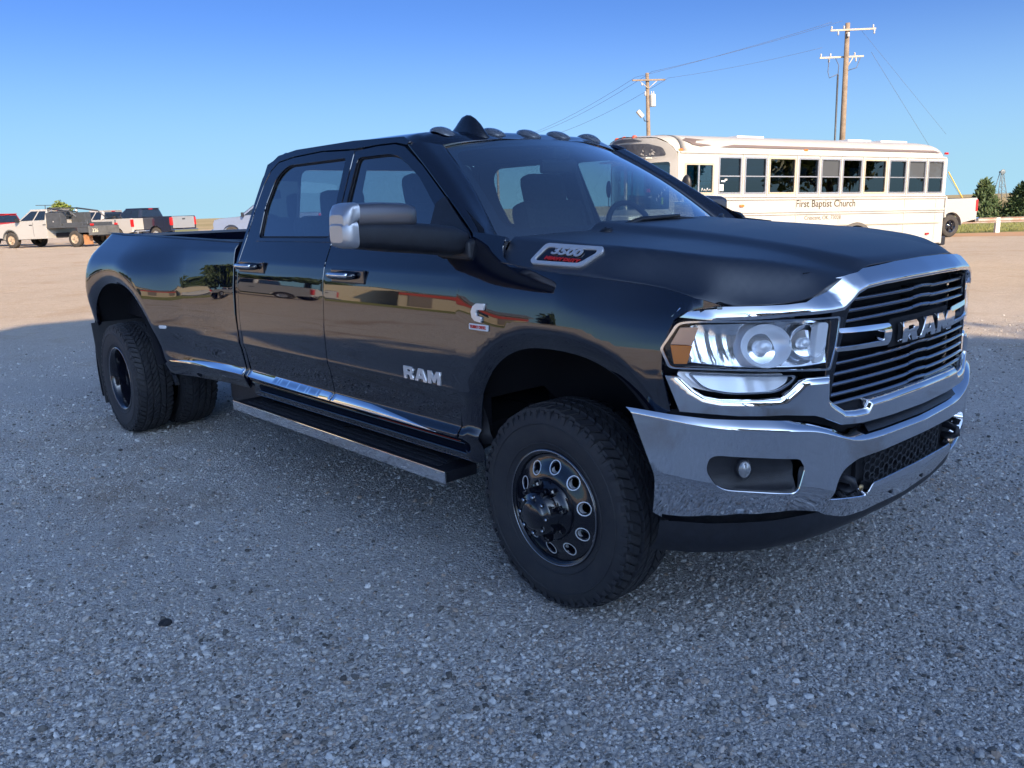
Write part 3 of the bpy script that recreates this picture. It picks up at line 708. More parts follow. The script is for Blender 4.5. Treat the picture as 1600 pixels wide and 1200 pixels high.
# ---- lower chrome fascia between lamps and bumper
lo_top = [(-.992, 1.018), (-.962, 1.014), (-.935, .970), (-.915, .950), (-.885, .941), (-.80, .937), (-.734, .939), (-.705, .965), (-.682, .990), (-.66, .996), (-.572, .993), (-.570, .914), (-.545, .895), (-.502, .868), (-.45, .862), (-.395, .860), (-.375, .886), (-.2, .890), (0, .891)]
lo_bot = [(0, .812), (-.416, .816), (-.527, .826), (-.60, .858), (-.64, .872), (-.731, .882), (-.85, .886), (-.967, .900)]
lt = np.array(lo_top)
def lo_fn(u, v):
    t = np.maximum(.022-line_dist(u, v, lo_top[1:]), 0)
    return np.stack([PF(u)+.014-30.*t*t, u, v], 1)
lo_o = lo_top+[(-y, z) for y, z in lo_top[::-1][1:]]+[(-y, z) for y, z in lo_bot[::-1]]+lo_bot[1:]
patch('grille_surround', lo_o, lo_fn, CHROME, truck, (), .016, .05, (1, 0, 0), .010, offs=(.004, .009, .015, .022))
# ---- grille
gr = MB()
loft('grille_backing', [[(float(PF(y))-.085, y, z) for z in (.80, 1.0, 1.2, 1.33)] for y in np.linspace(-.60, .60, 13)], VOIDM, truck, (1, 0, 0), 1, 1)
for sg in SIDES:
    # dark upright between lamp and grille
    patch('grille_side', [(sg*.585, .90), (sg*.565, 1.2), (sg*.525, 1.215), (sg*.50, 1.25), (sg*.47, 1.262), (sg*.50, 1.19), (sg*.535, 1.05), (sg*.553, .93)], lambda u, v: np.stack([PF(u)-.008, u, v], 1), GLOSSB, truck, (), .03, .06, (1, 0, 0))
def bar(z, y0, y1, h=.016, jog=.004, sgn=1):
    ys = np.linspace(y0, y1, 28); mb = MB(); V = []; F = []
    for y in ys:
        x = .962-.16*y*y; zz = z-.010*abs(y)*1.0+jog*max(0, 1-abs(y)/.10)
        V += [(x-.05, y, zz-h), (x-.012, y, zz-h), (x-.004, y, zz-h*.5), (x-.008, y, zz-.006), (x-.014, y, zz), (x-.05, y, zz)]
    for i in range(len(ys)-1):
        for k in range(6): F.append((i*6+k, i*6+(k+1) % 6, (i+1)*6+(k+1) % 6, (i+1)*6+k))
    mb.add(V, F, True); o = mb.build('grille_bar', GLOSSB, truck)
    mc = MB(); V = []; F = []
    for y in ys:
        x = .962-.16*y*y; zz = z-.010*abs(y)+jog*max(0, 1-abs(y)/.10)
        V += [(x-.0030, y, zz-.0060), (x-.0060, y, zz+.0006), (x-.016, y, zz+.0022), (x-.018, y, zz+.0004)]
    for i in range(len(ys)-1):
        for k in range(3): F.append((i*4+k, i*4+k+1, (i+1)*4+k+1, (i+1)*4+k))
    mc.add(V, F, True).build('bar_edge', CHROME_D, o)
for z, ye in ((1.247, .462), (1.211, .488), (1.177, .508), (1.042, .540), (1.006, .548), (.971, .553), (.936, .556), (.905, .540)):
    bar(z, -ye, -.075); bar(z, .075, ye); bar(z+.002, -.073, .073, jog=.004)
# brackets either side of the lettering
for sg in SIDES:
    q = rounded([(sg*.535, 1.148), (sg*.262, 1.140), (sg*.258, 1.062), (sg*.545, 1.072), (sg*.545, 1.086), (sg*.300, 1.082), (sg*.302, 1.122), (sg*.535, 1.134)], [.003, .016, .016, .003, .003, .01, .01, .003])
    patch('grille_bracket', q, lambda u, v: np.stack([PF(u)+.004-6*(v-1.105)**2, u, v], 1), CHROME, truck, (), .012, .035, (1, 0, 0), .012)
# block lettering
GLY = {'R': ([(0, 0), (0, 1), (1.12, 1), (1.32, .82), (1.32, .56), (1.14, .40), (1.36, 0), (.92, 0), (.72, .34), (.40, .34), (.40, 0)], [(.40, .58), (.86, .58), (.94, .64), (.94, .72), (.86, .78), (.40, .78)]),
       'A': ([(0, 0), (.52, 1), (1.08, 1), (1.58, 0), (1.16, 0), (1.06, .20), (.52, .20), (.42, 0)], [(.62, .42), (.96, .42), (.80, .74)]),
       'M': ([(0, 0), (0, 1), (.46, 1), (.80, .52), (1.14, 1), (1.60, 1), (1.60, 0), (1.22, 0), (1.22, .56), (.90, .12), (.70, .12), (.38, .56), (.38, 0)], None)}
def block_word(word, mat, parent, h, wscale, y_c, z_c, fn, depth, out, flip=1, gap=.22):
    adv = sum(max(p[0] for p in GLY[c][0]) for c in word)+gap*(len(word)-1); x = -adv/2
    for c in word:
        ot, ho = GLY[c]; w = max(p[0] for p in ot)
        mp = lambda P: [(y_c+flip*(x+p[0])*h*wscale, z_c+(p[1]-.5)*h) for p in P]
        patch('letter', mp(ot), fn, mat, parent, [mp(ho)] if ho else (), .03, depth, out, .02)
        x += w+gap
loft('emblem_plate', [[(float(PF(y))-.014, y, z) for z in (1.05, 1.10, 1.15)] for y in np.linspace(-.25, .25, 7)], VOIDM, truck, (1, 0, 0), 1, 1)
block_word('RAM', CHROME, truck, .072, 1.18, 0.012, 1.100, lambda u, v: np.stack([PF(u)+.016-2*(v-1.10)**2, u, v], 1), .022, (1, 0, 0))
# ---- head lamps
for sg in SIDES:
    lens_o = rounded([(sg*y, z) for y, z in [(-.993, 1.105), (-.964, 1.192), (-.93, 1.196), (-.72, 1.192), (-.530, 1.188), (-.540, 1.10), (-.562, 1.012), (-.70, 1.022), (-.90, 1.036), (-.978, 1.040)]], [.01, .02, .02, .03, .012, .03, .012, .03, .03, .012])
    drl_o = rounded([(sg*y, z) for y, z in [(-.945, 1.026), (-.918, .972), (-.86, .955), (-.74, .956), (-.700, .985), (-.688, 1.008), (-.80, 1.014)]], [.01, .03, .02, .03, .02, .01, .02])
    off = lambda d: (lambda u, v: np.stack([PF(u)+d, u, v], 1))
    hl_bez = patch('headlight', lens_o, off(-.10), GLOSSB, truck, [[(sg*-.9, 1.10), (sg*-.895, 1.10), (sg*-.895, 1.105)]], .04, .03, (1, 0, 0), .03)
    def tilt(d, k=.35):
        return lambda u, v: np.stack([PF(u)+d, u, v], 1)
    # bright reflector tray, scalloped in vertical flutes towards the outside
    tray = rounded([(sg*y, z) for y, z in [(-.938, 1.062), (-.918, 1.178), (-.70, 1.178), (-.545, 1.175), (-.565, 1.040), (-.66, 1.036), (-.85, 1.046)]], .012)
    patch('reflector', tray, lambda u, v: np.stack([PF(u)-.010-.32*np.maximum(v-1.036, 0)-.034*np.clip(1-((np.abs(u)-.76)/.19)**2, 0, 1)*np.clip(1-((v-1.11)/.085)**2, 0, 1)+.004*np.abs(np.sin(u*115))*np.clip((np.abs(u)-.80)/.08, 0, 1), u, v], 1), pm('fluted_reflector', (.88, .89, .92), .13, .85), hl_bez, (), .010, .01, (1, 0, 0), .012)
    # lens-edge chrome trim
    inn = np.array(lens_o); c = inn.mean(0); inner = [tuple(c+(p-c)*np.array([.980, .935])) for p in inn]
    patch('lamp_trim', lens_o, off(-.006), CHROME, hl_bez, [inner], .03, .02, (1, 0, 0), .03)
    # amber marker in two tones
    am = [(sg*y, z) for y, z in [(-.974, 1.120), (-.958, 1.172), (-.925, 1.174), (-.936, 1.118)]]
    am2 = [(sg*y, z) for y, z in [(-.974, 1.116), (-.936, 1.114), (-.945, 1.056), (-.968, 1.056)]]
    patch('side_marker', am, off(-.008), AMBER_T, hl_bez, (), .03, .02, (1, 0, 0))
    patch('side_marker', am2, off(-.008), AMBER, hl_bez, (), .03, .02, (1, 0, 0))
    # main bowl: round-shouldered diffuser with chrome rim, and the inboard panel
    for y0, z0, r, nm in ((-.765, 1.108, .070, 'main_lamp'), (-.640, 1.112, .056, 'high_beam_lamp')):
        x0 = float(PF(y0)); nx, ny = (.80, -.60) if nm == 'main_lamp' else (.90, -.43)
        mb = MB(); mb.lathe([(r*1.03, .000), (r*1.01, .004), (r, .002), (r*.9, -.016), (r*.6, -.034), (.3*r, -.042), (.0, -.044)], (0, 0, 0), 'x', 28)
        o = mb.build(nm, REFL if nm == 'main_lamp' else CHROME, hl_bez); o.location = (x0-.022, sg*y0, z0); o.rotation_euler = (0, -R(15), math.atan2(sg*ny, nx)); o.scale = (1, 1.18, 1)
        mb = MB(); mb.lathe([(r*.30, -.040), (r*.30, -.012), (r*.2, -.004), (0, -.002)], (0, 0, 0), 'x', 24)
        b = mb.build('bulb_cover', REFL, o); b.scale = (1, 1, 1)
    pan = rounded([(sg*y, z) for y, z in [(-.612, 1.172), (-.572, 1.170), (-.588, 1.045), (-.625, 1.042)]], .012)
    patch('inner_panel', pan, off(-.012), DIFF, hl_bez, (), .03, .03, (1, 0, 0))
    patch('lamp_lens', lens_o, off(.006), LENS, hl_bez, (), .03, .0, (1, 0, 0), .02)
    dr = patch('lower_lamp', drl_o, off(-.05), REFL, truck, (), .04, .03, (1, 0, 0), .02)
    inn = np.array(drl_o); c = inn.mean(0); inner = [tuple(c+(p-c)*np.array([.96, .88])) for p in inn]
    patch('lower_reflector', inner, lambda u, v: np.stack([PF(u)-.008-.4*np.maximum(v-.955, 0)-.01*np.sin((np.abs(u)-.70)*26)**2, u, v], 1), REFL, dr, (), .015, .004, (1, 0, 0), .02)
    patch('lower_trim', drl_o, off(-.004), CHROME, dr, [inner], .03, .012, (1, 0, 0), .02)
    patch('lower_lens', drl_o, off(.004), LENS, dr, (), .04, .0, (1, 0, 0), .02)
    # black field behind the lamps
    fld = [(sg*y, z) for y, z in [(-1.0, 1.10), (-.97, 1.205), (-.52, 1.205), (-.545, 1.10), (-.568, .90), (-.70, .93), (-.90, .93), (-.985, 1.0)]]
    patch('lamp_surround', fld, off(-.115), VOIDM, truck, (), .05, .0, (1, 0, 0))

# ---- chrome bumper
b_edge = iface([(0, .748), (.40, .750), (.48, .762), (.56, .790), (.64, .820), (.75, .836), (.93, .853), (1.0, .872), (1.06, .895)])
b_topz = iface([(0, .787), (.40, .788), (.50, .800), (.58, .828), (.66, .856), (.75, .868), (.93, .881), (1.0, .893), (1.06, .912)])
def bump_fn(u, v):
    e_ = b_edge(u); t = v-e_
    up_ = np.maximum(t, 0); dn = np.maximum(-t, 0)
    x = PB(u)-1.5*up_**2/(up_+.012)-.05*dn-.55*np.maximum(dn-.19, 0)**2/(np.maximum(dn-.19, 0)+.02)
    return np.stack([x, u, v], 1)
def bump_w(u, w): return bump_fn(u, w+b_edge(u))
def to_w(P): return [(y, z-float(b_edge(y))) for y, z in densify(P, .02)]
ys = [-1.052, -1.035, -1.0, -.929, -.80, -.70, -.64, -.58, -.52, -.44, -.3, -.15, 0]
top = [(y, float(b_topz(y))) for y in ys]
bot = [(0, .424), (-.33, .430), (-.50, .441), (-.653, .455), (-.80, .473), (-.914, .497), (-.975, .518), (-.998, .540)]
bo = top+[(-y, z) for y, z in top[::-1][1:]]+[(-y, z) for y, z in bot[::-1]]+bot[1:]
def fogh(sg): return rounded([(sg*y, z) for y, z in [(-.937, .766), (-.705, .738), (-.683, .704), (-.703, .614), (-.918, .646), (-.944, .712)]], [.025, .02, .012, .02, .04, .02])
ins_h = rounded([(-.562, .567), (-.535, .665), (-.45, .694), (0, .703), (.45, .694), (.535, .665), (.562, .567), (.372, .540), (.335, .582), (0, .590), (-.335, .582), (-.372, .540)], [.01, .04, .03, .0, .03, .04, .01, .012, .012, 0, .012, .012])
bumper = patch('front_bumper', to_w(bo), bump_w, CHROME, truck, [to_w(fogh(-1)), to_w(fogh(1)), to_w(ins_h)], .022, .045, (1, 0, 0), .016, vrows=(-.03, -.016, -.006, 0, .004, .008, .013, .019, .026, .032))
# inner face and black step pad
blk = MB(); V = []
loft('bumper_core', [[(float(PB(y))-.11, y, z) for z in (.50, .62, .76)] for y in np.linspace(-.95, .95, 15)], VOIDM, truck, (1, 0, 0), 1, 1)
loft('step_pad', [[(float(PF(y))-.02, y, .800), (float(PB(y))-.030, y, .800-.25*max(0, .0)), (float(PB(y))-.012, y, .776)] for y in np.linspace(-.38, .38, 9)], PLAST, truck, (0, 0, 1), 1, 1)
loft('bumper_gap', [[(float(PF(y))-.03, y, z) for z in (.72, .83, .90)] for y in np.linspace(-.98, .98, 21)], VOIDM, truck, (1, 0, 0), 1, 1)
for sg in SIDES:
    h = fogh(sg)
    bz = patch('fog_lamp_bezel', h, lambda u, v: np.stack([bump_fn(u, v)[:, 0]-.044+.03*np.clip((.70-v)/.06, 0, 1)**2, u, v], 1), PLAST, bumper, (), .03, .0, (1, 0, 0))
    mb = MB(); mb.lathe([(.030, -.02), (.030, .012), (.025, .016), (0, .020)], (0, 0, 0), 'x', 20)
    f_ = mb.build('fog_lamp', pm('fog_lens', (.30, .31, .33), .15, .3, coat=1.), bumper); f_.location = (float(PB(.845))-.035, sg*.845, .712); f_.rotation_euler = (0, 0, sg*R(38)*1)
    f_.scale = (1, .7, .95)
    mb = MB(); mb.lathe([(.037, -.02), (.037, .010), (.030, .012)], (0, 0, 0), 'x', 20); mb.build('fog_lamp_ring', PLAST, f_)
# lower opening: honeycomb mesh and tow hooks
mb = MB(); s_ = .036
for i in range(-9, 10):
    for j in range(-2, 3):
        cy = i*s_*1.5*.62; cz = .640+(j+(.5 if i % 2 else 0))*s_*.86
        if abs(cy) > .335 or not .565 < cz < .715: continue
        pts = [(float(PB(cy+s_*.62*math.cos(a)))-.055, cy+s_*.62*math.cos(a), cz+s_*.50*math.sin(a)) for a in [k*math.pi/3 for k in range(6)]]
        mb.tube(pts, .0032, 5, False, True)
tag(mb.build('bumper_mesh', PLAST, bumper), kind='stuff')
mb = MB(); mb.box((.90, 0, .64), (.02, .70, .15)); mb.build('mesh_backing', VOIDM, bumper)
for sg in SIDES:
    mb = MB(); mb.tube([(.80, sg*.46, .625), (.91, sg*.46, .625), (.950, sg*.455, .614), (.955, sg*.45, .594), (.935, sg*.45, .582), (.86, sg*.45, .585)], .015, 8); mb.build('tow_hook', PLAST, truck)
    mb = MB(); mb.box((.885, sg*.44, .62), (.02, .20, .16)); mb.build('tow_hook_recess', VOIDM, bumper)
    mb = MB(); mb.lathe([(.013, 0), (.011, .006), (0, .008)], (0, 0, 0), 'x', 12); b = mb.build('tow_bolt', pm('worn_brass', (.42, .30, .16), .4, 1.), truck); b.location = (.952, sg*.395, .575)
# sensor dots
for y, z in ((-.16, .505), (.10, .505)):
    mb = MB(); mb.lathe([(.010, -.004), (.010, .003), (0, .004)], (0, 0, 0), 'x', 12); b = mb.build('bumper_bolt', PLAST, bumper); b.location = (float(bump_fn(np.array([y]), np.array([z]))[0, 0]), y, z)
# air dam
loft('air_dam', [[(float(PB(min(abs(y), 1.0)))-.05-.05*k, y, z) for k, z in ((0, .52), (.3, .44), (1.0, .402))] for y in np.linspace(-1.0, 1.0, 25)], PLAST, truck, (1, 0, 0), 1, 2)

# ---- wheels
def make_tyre(parent, mats=True):
    r = RW; w = .142; KY = .93
    prof = [(.222, -.115), (.232, -.118), (.250, -.128), (.285, -.139), (.325, -.143), (.352, -.141), (.374, -.134), (.384, -.126), (.391, -.11), (.398, -.06), (.401, 0)]
    prof = [(a, b*KY) for a, b in prof]; prof = prof+[(a, -b) for a, b in prof[::-1][1:]]
    mb = MB(); mb.lathe(prof, (0, 0, 0), 'y', 64)
    # sidewall rings
    for rr, h in ((.262, .1335), (.340, .1435)):
        for sg in SIDES: mb.lathe([(rr-.004, sg*KY*(h-.004)), (rr-.002, sg*KY*(h+.0025)), (rr+.002, sg*KY*(h+.0025)), (rr+.004, sg*KY*(h-.004))], (0, 0, 0), 'y', 64)
    carc = mb.build('tyre', RUBBER, parent)
    tb = MB(); n = 62; rnd = random.Random(3)
    def blk(a0, a1, y0, y1, r0, r1, sk=0., lean=0.):
        p = []
        for rr in (r0, r1):
            sh = .003 if rr == r1 else 0
            for (a, y) in ((a0, y0), (a1, y0), (a1, y1), (a0, y1)):
                aa = a+sk*(y-(y0+y1)/2); yy = y+(sh if y == y0 else -sh)*(1 if y1 > y0 else -1)
                q = rr-(lean*abs(y) if rr == r1 else 0)
                p.append((q*math.cos(aa), yy*KY, q*math.sin(aa)))
        tb.hexa(p)
    st = 2*math.pi/n
    for i in range(n):
        a = i*st
        for sg in SIDES:
            # shoulder lugs, alternately longer, wrapping over the edge
            e = .132 if i % 2 else .122
            blk(a+.08*st, a+.80*st, sg*.078, sg*e, .386, RW+.008, sg*1.1, .17)
            blk(a+.16*st, a+.70*st, sg*.118, sg*(.1405 if i % 2 else .137), .358 if i % 2 else .372, .390, 0)
            # intermediate blocks, zig-zag
            blk(a+.45*st, a+1.28*st, sg*.030, sg*.070, .396, RW, -sg*2.2)
        blk(a+.05*st, a+.80*st, -.022, .022, .396, RW+.0005, 2.6)
    tag(tb.build('tyre_tread', RUBBER, carc), kind='stuff')
    return carc
def wheel_base(name, x, y, sg):
    o = bpy.data.objects.new(name, None); o.location = (x, y, RW); o.empty_display_size = .2; COL.objects.link(o); o.parent = truck
    if sg > 0: o.rotation_euler = (0, 0, math.pi)
    return o
# everything in a wheel is built facing -y (outwards on the right-hand side)
HOLE_R = .021
def hub_disc(parent, r_out, r_in, y_rim, y_in, holes=10, rh=.170):
    """dished disc with round hand holes and bright bevelled hole edges"""
    ot = [(r_out*math.cos(2*math.pi*k/64), r_out*math.sin(2*math.pi*k/64)) for k in range(64)]
    hs = []
    for k in range(holes):
        a = 2*math.pi*(k+.35)/holes; c = np.array([rh*math.cos(a), rh*math.sin(a)])
        hs.append([(c[0]+HOLE_R*math.cos(b), c[1]+HOLE_R*math.sin(b)) for b in [2*math.pi*j/20 for j in range(20)]])
    f = lambda u, v: np.stack([u, y_rim+(y_in-y_rim)*sst((r_out-np.hypot(u, v))/(r_out-r_in)), v], 1)
    d = patch('wheel_disc', ot, f, GLOSSB, parent, hs, .02, .03, (0, -1, 0), .012)
    for h in hs:
        H = np.array(h); c = H.mean(0); big = [tuple(c+(p-c)*1.36) for p in H]
        V = []; F = []; n = len(h)
        A = f(np.array(big)[:, 0], np.array(big)[:, 1]); B = f(H[:, 0], H[:, 1])
        for i in range(n): V += [A[i]+[0, -.0008, 0], B[i]*.35+A[i]*.65+[0, -.0022, 0], B[i]+[0, .004, 0], B[i]+[0, .02, 0]]
        for i in range(n):
            j = (i+1) % n
            for k in range(3): F.append((i*4+k, i*4+k+1, j*4+k+1, j*4+k))
        mesh_obj('hole_ring', V, F, MACH, d, True)
    return d
fw_ = wheel_base('front_wheel', 0, -.850, -1)
make_tyre(fw_)
mb = MB(); mb.lathe([(.214, .10), (.214, -.09), (.220, -.112), (.236, -.119), (.238, -.112), (.240, -.09)], (0, 0, 0), 'y', 56)
rim = mb.build('rim', GLOSSB, fw_)
mb = MB(); mb.lathe([(.2285, -.1185), (.231, -.1215), (.234, -.1188)], (0, 0, 0), 'y', 64); mb.build('rim_lip', CHROME_D, rim)
hub_disc(fw_, .213, .118, -.098, -.128)
mb = MB(); mb.lathe([(.128, -.10), (.124, -.138), (.112, -.152), (.100, -.156), (.092, -.172), (.086, -.205), (.078, -.214), (.062, -.216), (.060, -.224), (.046, -.232), (.0, -.234)], (0, 0, 0), 'y', 40)
hub = mb.build('hub', GLOSSB, fw_)
for k in range(8):
    nuts = MB(); a = 2*math.pi*(k+.3)/8; nuts.lathe([(.0125, 0), (.0125, -.024), (.008, -.030), (0, -.031)], (.109*math.cos(a), -.150, .109*math.sin(a)), 'y', 6, False)
    nuts.build('wheel_nut', GLOSSB, hub)
for k in range(8):
    a = 2*math.pi*k/8; q = MB(); q.lathe([(.0075, 0), (.0075, -.012), (.004, -.015), (0, -.015)], (.071*math.cos(a), -.213, .071*math.sin(a)), 'y', 8, False); q.build('hub_bolt', CHROME_D, hub)
for k in range(8):
    ribs = MB()
    a = 2*math.pi*(k+.5)/8; rm = Matrix.Rotation(-a, 3, 'Y'); ribs.box(rm @ Vector((.094, -.182, 0)), (.018, .05, .014), rm)
    ribs.build('hub_rib', GLOSSB, hub)
mb = MB(); mb.lathe([(.205, .05), (.05, .05), (.05, .12), (0, .12)], (0, 0, 0), 'y', 24); mb.build('brake_disc', CHROME_D, fw_)
c = copy_tree(fw_, truck); c.location = (0, .850, RW); c.rotation_euler = (0, 0, math.pi)
# rear pairs: deep-dished outer wheel and an inner one
rw_ = wheel_base('rear_wheel', WB, -1.100, -1); make_tyre(rw_)
mb = MB(); mb.lathe([(.240, -.09), (.238, -.112), (.236, -.119), (.222, -.113), (.214, -.095), (.206, -.06), (.198, .02), (.196, .07), (.17, .085), (.10, .080), (.098, .02), (.085, .0), (.07, -.005), (0, -.005)], (0, 0, 0), 'y', 56)
rr_ = mb.build('rim', GLOSSB, rw_)
for k in range(8):
    nuts = MB(); a = 2*math.pi*(k+.3)/8; nuts.lathe([(.013, 0), (.013, -.03), (0, -.034)], (.125*math.cos(a), .082, .125*math.sin(a)), 'y', 6, False)
    nuts.build('wheel_nut', CHROME_D, rr_)
mb = MB(); mb.lathe([(.2285, -.1185), (.231, -.1215), (.234, -.1188)], (0, 0, 0), 'y', 64); mb.build('rim_lip', CHROME_D, rr_)
for k in range(8):
    a = 2*math.pi*(k+.15)/8; q = MB(); q.lathe([(.024, -.001), (.030, -.004), (.033, .001)], (.150*math.cos(a), .078, .150*math.sin(a)), 'y', 16); q.build('hole_ring', CHROME_D, rr_)
for yy in (-.765, .765, 1.100):
    c = copy_tree(rw_, truck); c.location = (WB, yy, RW); c.rotation_euler = (0, 0, math.pi if yy > 0 else 0); c.rotation_euler[1] = .4*yy
MB().box((WB, 0, RW), (.16, 1.9, .16), bev=.05).build('rear_axle', PLAST, truck)
MB().box((0, 0, RW-.02), (.14, 1.5, .14), bev=.05).build('front_axle', PLAST, truck)
un = MB()
for sg in SIDES: un.box((-2.1, sg*.45, .56), (5.8, .09, .20), bev=.01)
un.build('chassis_rail', VOIDM, truck)
MB().box((-1.5, 0, .60), (2.0, 1.7, .10)).build('cab_floor', VOIDM, truck)
mb = MB(); mb.box((-.05, 0, .85), (.9, .95, .7)); mb.build('engine_block', VOIDM, truck)
mb = MB(); mb.box((-2.9, -.72, .46), (.55, .30, .22), bev=.04); mb.build('fuel_tank', PLAST, truck)

# ---- running boards
for sg in SIDES:
    mb = MB(); mb.box((-1.585, sg*.985, .444), (2.09, .180, .052), bev=.008); rb = mb.build('running_board', PLAST, truck)
    mb = MB(); mb.box((-1.585, sg*1.078, .446), (2.11, .010, .056), bev=.003); mb.build('running_board_trim', CHROME, rb)
    st_ = MB()
    for k in range(3): st_.box((-1.585, sg*(.935+.045*k), .4705), (1.9, .028, .004))
    st_.build('step_tread', RUBBER, rb)
    for x in (-2.42, -1.55, -.68):
        br = MB(); br.box((x, sg*.80, .50), (.07, .36, .05), Matrix.Rotation(sg*R(-14), 3, 'X')); br.box((x, sg*.72, .56), (.09, .12, .10)); br.build('step_bracket', PLAST, rb)
    patch('sill_moulding', [(-.46, .594), (-2.46, .594), (-2.46, .602), (-.46, .602)], side(sg, .004), GLOSSB, truck, (), .08, .006, (0, sg, 0))

# ---- door handles, badges
for sg in SIDES:
    for x0, x1 in ((-1.412, -1.118), (-2.448, -2.135)):
        z0 = 1.275 if x0 > -2 else 1.288; xm = (x0+x1)/2; L = x1-x0; y = sg*(float(S(np.array(xm), np.array(z0)))+.004)
        cup = MB(); cup.box((xm, y, z0), (L, .014, .066), bev=.018); h = cup.build('door_handle', GLOSSB, truck)
        g = MB(); P = []
        for k in range(9):
            t = k/8; P.append((x0+.014+(L-.075)*t, y+sg*(.012+.030*math.sin(math.pi*min(1, .12+t*.88))**.6), z0+.004))
        g.tube(P, [.012, .016, .018, .0185, .0185, .0185, .018, .017, .014], 10)
        o = g.build('handle_grip', PAINT, h)
        g = MB(); q = [(p[0], p[1]+sg*.010, p[2]+.004) for p in P[1:-1]]; g.tube(q, .0125, 8); g.build('handle_strip', CHROME, h)
    fl = -sg
    # lettering low on the front door
    block_word('RAM', SILVER, truck, .055, .97, -.686, .873, (lambda sg: lambda u, v: np.stack([u, sg*(S(u, v)+.007), v], 1))(sg), .007, (0, sg, 0), fl, .20)
    # badge behind the wheel arch: a C-shaped mark over a white and red strip
    cpts = [(.036, .036), (-.008, .034), (-.026, .022), (-.034, 0), (-.028, -.022), (-.012, -.034), (.022, -.038), (.022, -.016), (-.002, -.014), (-.008, -.002), (-.002, .010), (.034, .012)]
    cb = [(-.298+fl*u*1.15, 1.172+v) for u, v in cpts]
    patch('fender_emblem', cb, (lambda sg: lambda u, v: np.stack([u, sg*(S(u, v)+.008), v], 1))(sg), SILVER, truck, (), .02, .008, (0, sg, 0), .01)
    st2 = patch('emblem_strip', rounded([(-.348, 1.103), (-.232, 1.103), (-.232, 1.126), (-.348, 1.126)], .004), (lambda sg: lambda u, v: np.stack([u, sg*(S(u, v)+.006), v], 1))(sg), WHITE, truck, (), .03, .006, (0, sg, 0), .02)
    yb = sg*(float(S(np.array(-.29), np.array(1.114)))+.0068)
    text_mesh('emblem_lettering', 'TURBO DIESEL', .0165, REDTXT, st2, (-.29, yb, 1.1145), (fl, 0, 0), (0, 0, 1), .001, .92, offset=.0006)
    # hood-side badge
    ht = float
    def bfn(sg, o):
        def f(u, v):
            lo_ = np.full(np.shape(u), .80); hi_ = np.full(np.shape(u), 1.0)
            for _ in range(30):
                md = .5*(lo_+hi_); g_ = hz(u, md) > v; lo_ = np.where(g_, md, lo_); hi_ = np.where(g_, hi_, md)
            return np.stack([u, sg*(.5*(lo_+hi_)+o*.85), v+o*.5], 1)
        return f
    ring_o = rounded([(-.070, 1.372), (-.030, 1.432), (.228, 1.420), (.236, 1.404), (.178, 1.354), (-.055, 1.362)], [.012, .016, .02, .012, .016, .012])
    ri = np.array(ring_o); c = ri.mean(0); ring_i = [tuple(c+(p-c)*np.array([.87, .70])) for p in ri]
    bd = patch('hood_badge', ring_o, bfn(sg, .010), SILVER, truck, [ring_i], .03, .016, (0, sg, .5), .015)
    patch('badge_plate', ring_i, bfn(sg, .004), GLOSSB, bd, (), .05, .0, (0, sg, .5))
    cx_, cz_ = .084, 1.402; P = lambda u, v, o: Vector(bfn(sg, o)(np.array([u]), np.array([v]))[0])
    xd = P(cx_+.01, cz_-.0006, 0)-P(cx_, cz_, 0); yd = P(cx_, cz_+.01, 0)-P(cx_, cz_, 0)
    text_mesh('badge_number', '3500', .045, SILVER, bd, P(cx_, cz_, .0075), xd*fl, yd, .002, 1.55, shear=.18 if sg < 0 else .18, offset=.0016)
    text_mesh('badge_lettering', 'HEAVY DUTY', .0185, REDTXT, bd, P(.079, 1.3765, .0075), xd*fl, yd, .002, 1.45, shear=.18, offset=.0009)
# badge clearance: local bulge is part of the hood side

